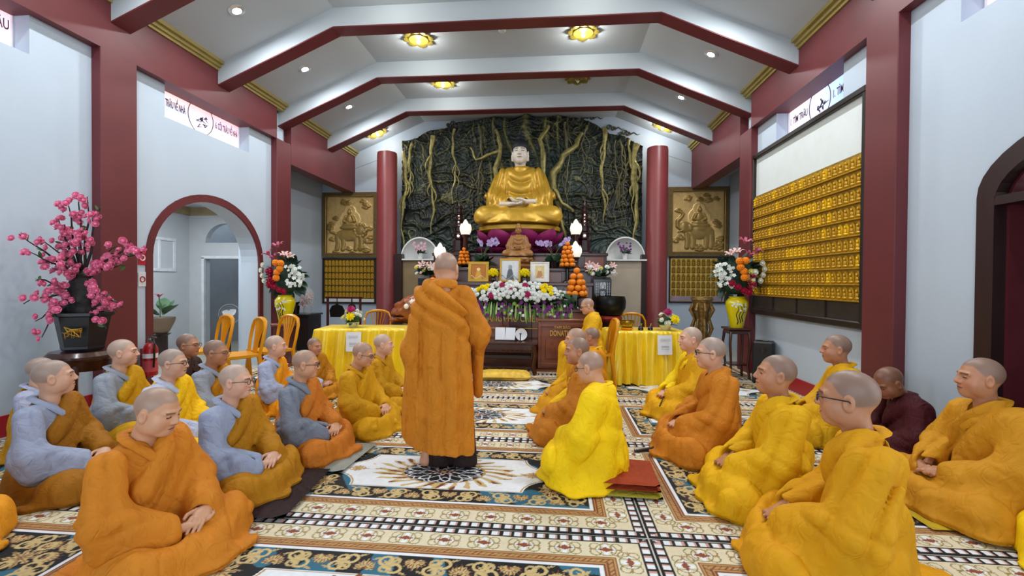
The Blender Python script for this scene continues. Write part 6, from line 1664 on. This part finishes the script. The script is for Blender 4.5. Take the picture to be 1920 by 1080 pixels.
# ---------------------------------------------------------------- golden panels on the walls
M_plq = mat('gold_plaque', '#c29522', .4, .25, var=.15, scale=30); M_plq2 = mat('gold_plaque_bright', '#e2b318', .4, .2, var=.1, scale=30); M_plqd = mat('gold_backing', '#9a7820', .45, .25, var=.2, scale=14)
def plaque_mesh(name, w, h, m):
    b = MB(); n_ = 7
    arch = [(-w * .42, 0)] + [(-w * .42 * math.cos(PI * i / n_), h * .62 + h * .33 * math.sin(PI * i / n_)) for i in range(n_ + 1)] + [(w * .42, 0)]
    b.prism(arch, 0, -.012, lambda u, v, q: (u, q, v))
    b.ball((0, -.018, h * .16), (w * .36, .014, h * .12), 8, 4); b.ball((0, -.018, h * .38), (w * .20, .013, h * .19), 7, 5); b.ball((0, -.022, h * .66), (w * .13, .013, h * .12), 7, 5)
    return b.mesh(name, m, True, 50)
t = thing('buddha_tile_panel', 'large framed panel of small golden seated figures on the right wall', 'panel', (WX - .01, 5.86, .90), -PI / 2)
W2 = 2.40
M_pf = mat('panel_frame', '#231a17', .4, var=.2)
MB().box((0, -.005, 1.16), (W2, .012, 2.3)).build('white_board', mat('panel_white', '#dbe3e2', .7, var=.03), t)
MB().box((0, -.03, 2.29), (W2 + .06, .06, .065), ch=.01).build('top_rail', M_pf, t); MB().box((0, -.03, .035), (W2 + .06, .06, .075), ch=.012).build('bottom_rail', M_pf, t)
for s in (-1, 1): MB().box((s * (W2 / 2 + .015), -.03, 1.16), (.05, .06, 2.2), ch=.01).build('stile', M_pf, t)
for k in range(4): MB().box((-W2 * .375 + W2 * .25 * k, -.014, .165), (W2 * .25 - .02, .012, .19), ch=.004).build('dark_panel', mat('panel_dark', '#3a3430', .35, var=.2), t)
for k in range(3): MB().box((-W2 * .25 + W2 * .25 * k, -.022, .165), (.025, .022, .20)).build('mullion', M_pf, t)
NR, NC = 9, 25; ph_, pw = 1.44 / NR, W2 / NC
MB().box((0, -.02, .26 + .72), (W2 - .01, .022, 1.45)).build('gold_backing', M_plqd, t)
pmA, pmB = plaque_mesh('plaque', pw * .98, ph_ * .86, M_plq), plaque_mesh('plaque', pw * .98, ph_ * .86, M_plq2)
q = random.Random(31)
for r in range(NR):
    MB().box((0, -.042, .262 + r * ph_ + .008), (W2 - .01, .028, .014)).build('ledge', M_plq, t)
    for c in range(NC):
        br_ = (2 <= r <= 6 and abs(c - (20 - 3 * (r % 4))) < 3 and q.random() < .7) or q.random() < .12
        inst('plaque', pmB if br_ else pmA, t, (-W2 / 2 + pw * (c + .5), -.031, .272 + r * ph_))
def back_panel(xc, z0, z1, w, cols, rows, label, left):
    t = thing('small_tile_panel', label, 'panel', (xc, YB - .005, z0)); h = z1 - z0
    MB().box((0, -.008, h / 2), (w, .012, h)).build('backing', mat('dark_gold', '#5e4818', .5, .2, var=.2) if left else mat('pale_gold', '#e3c064', .4, .2, var=.1), t)
    zb = .13 if not left else .10
    MB().box((0, -.016, zb / 2 + .01), (w - .06, .01, zb - .03)).build('label_strip', mat('lilac_strip', '#9d8a9c', .6, var=.1) if not left else M_niche, t)
    f = MB(); fw = .03
    for z in (0, h): f.box((0, -.02, z), (w + fw, .03, fw))
    for s in (-1, 1): f.box((s * w / 2, -.02, h / 2), (fw, .03, h))
    f.build('frame', M_pf, t)
    hh = (h - zb - .03) / rows; ww = (w - .06) / cols; pm = plaque_mesh('plaque', ww * .96, hh * .92, M_plq if left else mat('olive_gold', '#94701a', .4, .3, var=.15))
    for r in range(rows):
        for c in range(cols): inst('plaque', pm, t, (-(w - .06) / 2 + ww * (c + .5), -.014, zb + .012 + hh * r))
back_panel(-3.80, .83, 1.83, 1.22, 14, 6, 'framed panel of tiny golden tiles under the left golden relief', True)
back_panel(3.84, .93, 1.88, 1.18, 11, 5, 'framed panel of small golden arched tiles under the right golden relief', False)
def gold_relief(xc, z0, w, h, label, lion):
    t = thing('golden_relief', label, 'relief', (xc, YB - .005, z0)); fw = .095
    iw, ih = w - 2 * fw, h - 2 * fw; nx, nz = 110, 126
    U, V = np.meshgrid(np.linspace(-1, 1, nx), np.linspace(0, ih / iw * 2, nz), indexing='ij'); H = np.zeros(U.shape); D = np.zeros(U.shape)
    def bump(u, v, a, b, hh, rot=0.0, flat=False):
        du, dv = U - u, V - v; c, s = math.cos(rot), math.sin(rot); x, y = (du * c + dv * s) / a, (-du * s + dv * c) / b
        r = np.clip(1 - x * x - y * y, 0, 1); z = hh * (np.sqrt(r) if not flat else (r > 0) * 1.0); m = z > H
        H[:] = np.maximum(H, z)
        if not flat: D[m & (r > 0)] = 1
    def path(ps, r0, r1, hh):
        for i in range(len(ps) - 1):
            for k in range(8):
                s = k / 8; f = (i + s) / (len(ps) - 1); bump(ps[i][0] + (ps[i + 1][0] - ps[i][0]) * s, ps[i][1] + (ps[i + 1][1] - ps[i][1]) * s, r0 + (r1 - r0) * f, r0 + (r1 - r0) * f, hh)
    q = random.Random(3 if lion else 4)
    bx = .05 if not lion else -.02
    bump(bx, 1.40, .44, .40, .008, flat=True); bump(bx, 1.75, .25, .23, .012, flat=True)
    for k in range(26):
        u, v = q.choice(((-.75, 1.9), (.7, 2.0), (.75, 1.5), (-.7, 1.55), (.0, 2.15), (-.35, 2.1), (.45, 2.15), (.8, 1.1), (-.8, 1.15), (-.75, .5), (.8, .55), (-.5, .15), (.5, .15), (0, .12), (-.8, .2), (.8, .2))); u += q.uniform(-.14, .14); v += q.uniform(-.12, .12)
        for j in range(4): bump(u + .07 * math.cos(j * 1.7), v + .05 * math.sin(j * 1.7), .10, .05, .018 + .006 * j, q.uniform(-.3, .3))
    if not lion:
        for lx in (-.42, -.20, .32, .52): path([(lx, .72), (lx + .02, .40), (lx - .01, .16)], .13, .10, .034)
        bump(.06, .80, .58, .30, .045); bump(-.50, .98, .26, .24, .055); path([(-.66, .95), (-.80, 1.05), (-.80, 1.25), (-.66, 1.38), (-.58, 1.52), (-.70, 1.62)], .10, .05, .04); bump(-.32, .96, .12, .20, .062, .2); path([(-.62, .86), (-.80, .80)], .04, .02, .05); bump(.08, .92, .34, .16, .056)
    else:
        for lx in (-.55, -.30, .25, .45): path([(lx, .65), (lx + .03, .40), (lx - .02, .14)], .12, .10, .034)
        bump(-.08, .74, .58, .25, .045); bump(.46, .92, .26, .26, .056)
        for k in range(12): a = k * .52; bump(.44 + .24 * math.cos(a), .93 + .24 * math.sin(a), .09, .09, .05)
        bump(.60, .86, .12, .10, .066); path([(-.62, .80), (-.82, .9), (-.78, 1.1)], .06, .09, .04)
    bump(bx, 1.06, .44, .11, .062); bump(bx, 1.17, .33, .10, .068); bump(bx, 1.38, .17, .22, .066); path([(bx - .15, 1.5), (bx - .24, 1.32), (bx - .06, 1.24)], .07, .05, .07); path([(bx + .15, 1.5), (bx + .24, 1.32), (bx + .06, 1.24)], .07, .05, .07)
    bump(bx, 1.68, .09, .11, .070); bump(bx, 1.80, .05, .06, .066)
    Pq = np.stack([U.ravel(), V.ravel(), 0 * U.ravel()], 1); H += .004 * wob(Pq, 2, 26).reshape(U.shape) * (D + .3)
    cb_, cf = np.array(rgb('#e2be7c')), np.array(rgb('#a08246')); C = cb_ + (cf - cb_) * D[..., None]
    H[0] = H[-1] = 0; H[:, 0] = H[:, -1] = 0
    inst('carved_scene', grid_mesh('carved_scene', U * iw / 2, -.012 - H * 1.1, fw + V * iw / 2, C, mat('bronze_relief', None, .38, .3, vcol=True, var=.12, scale=12)), t)
    f = MB().prism([(-w / 2, 0), (w / 2, 0), (w / 2, h), (-w / 2, h)], 0, -.055, lambda u, v, s: (u, s, v), holes=[[(-iw / 2, fw), (-iw / 2, h - fw), (iw / 2, h - fw), (iw / 2, fw)]]); f.build('frame', mat('antique_gold_frame', '#6e5a34', .45, .4, var=.35, scale=40, bump=.5, bscale=60), t)
    bd = MB()
    for s in (-1, 1): bd.tube([(s * (iw / 2 + .012), -.058, fw), (s * (iw / 2 + .012), -.058, h - fw)], .010, 6); bd.tube([(-iw / 2, -.058, h / 2 + s * (ih / 2 + .012)), (iw / 2, -.058, h / 2 + s * (ih / 2 + .012))], .010, 6)
    bd.build('beading', mat('frame_beading', '#a3803c', .4, .5), t, True)
gold_relief(-3.78, 1.86, 1.28, 1.46, 'golden carved relief of a seated figure riding a lion, left of the altar', True)
gold_relief(3.82, 1.90, 1.24, 1.46, 'golden carved relief of a seated figure riding an elephant, right of the altar', False)
# ---- strings of prayer beads
def beads(pts, label, r=.008):
    t = thing('prayer_beads', label, 'beads', (0, 0, 0)); P0 = [Vector(p) for p in pts]; m = MB(); L = 0; mb = mat('bead_wood', '#2a1a14', .3)
    bm_ = MB().ball((0, 0, 0), 1, 8, 6).mesh('bead', mb, True)
    for a, b_ in zip(P0, P0[1:]):
        n_ = max(1, int((b_ - a).length / (r * 2)))
        for i in range(n_): inst('bead', bm_, t, a.lerp(b_, i / n_), (0, 0, 0), r)
beads([(1.83, 3.60, .22), (1.76, 3.57, .18), (1.73, 3.56, .10), (1.72, 3.56, .04), (1.76, 3.58, .05), (1.79, 3.60, .12), (1.83, 3.60, .21)], 'dark prayer beads hanging from the hands of the orange brown robed person')
beads([(1.93, 4.62, .24), (1.88, 4.58, .21), (1.84, 4.55, .14), (1.86, 4.55, .10), (1.90, 4.58, .12), (1.93, 4.62, .23)], 'dark prayer beads held by the person with the yellow shawl')

mc = thing('microphone', 'black microphone lying on the rug beside the orange brown robed person', 'microphone', (1.52, 3.66, .018), .3)
MB().lathe([(.012, 0), (.016, .14), (.014, .145)], 14).build('handle', M_dish, mc, True, loc=(-.08, 0, 0), rot=(0, PI / 2, 0)); MB().ball((.085, 0, 0), (.028, .024, .024), 12, 8).build('grille', mat('mic_mesh', '#2a2b2d', .4, .6), mc, True)
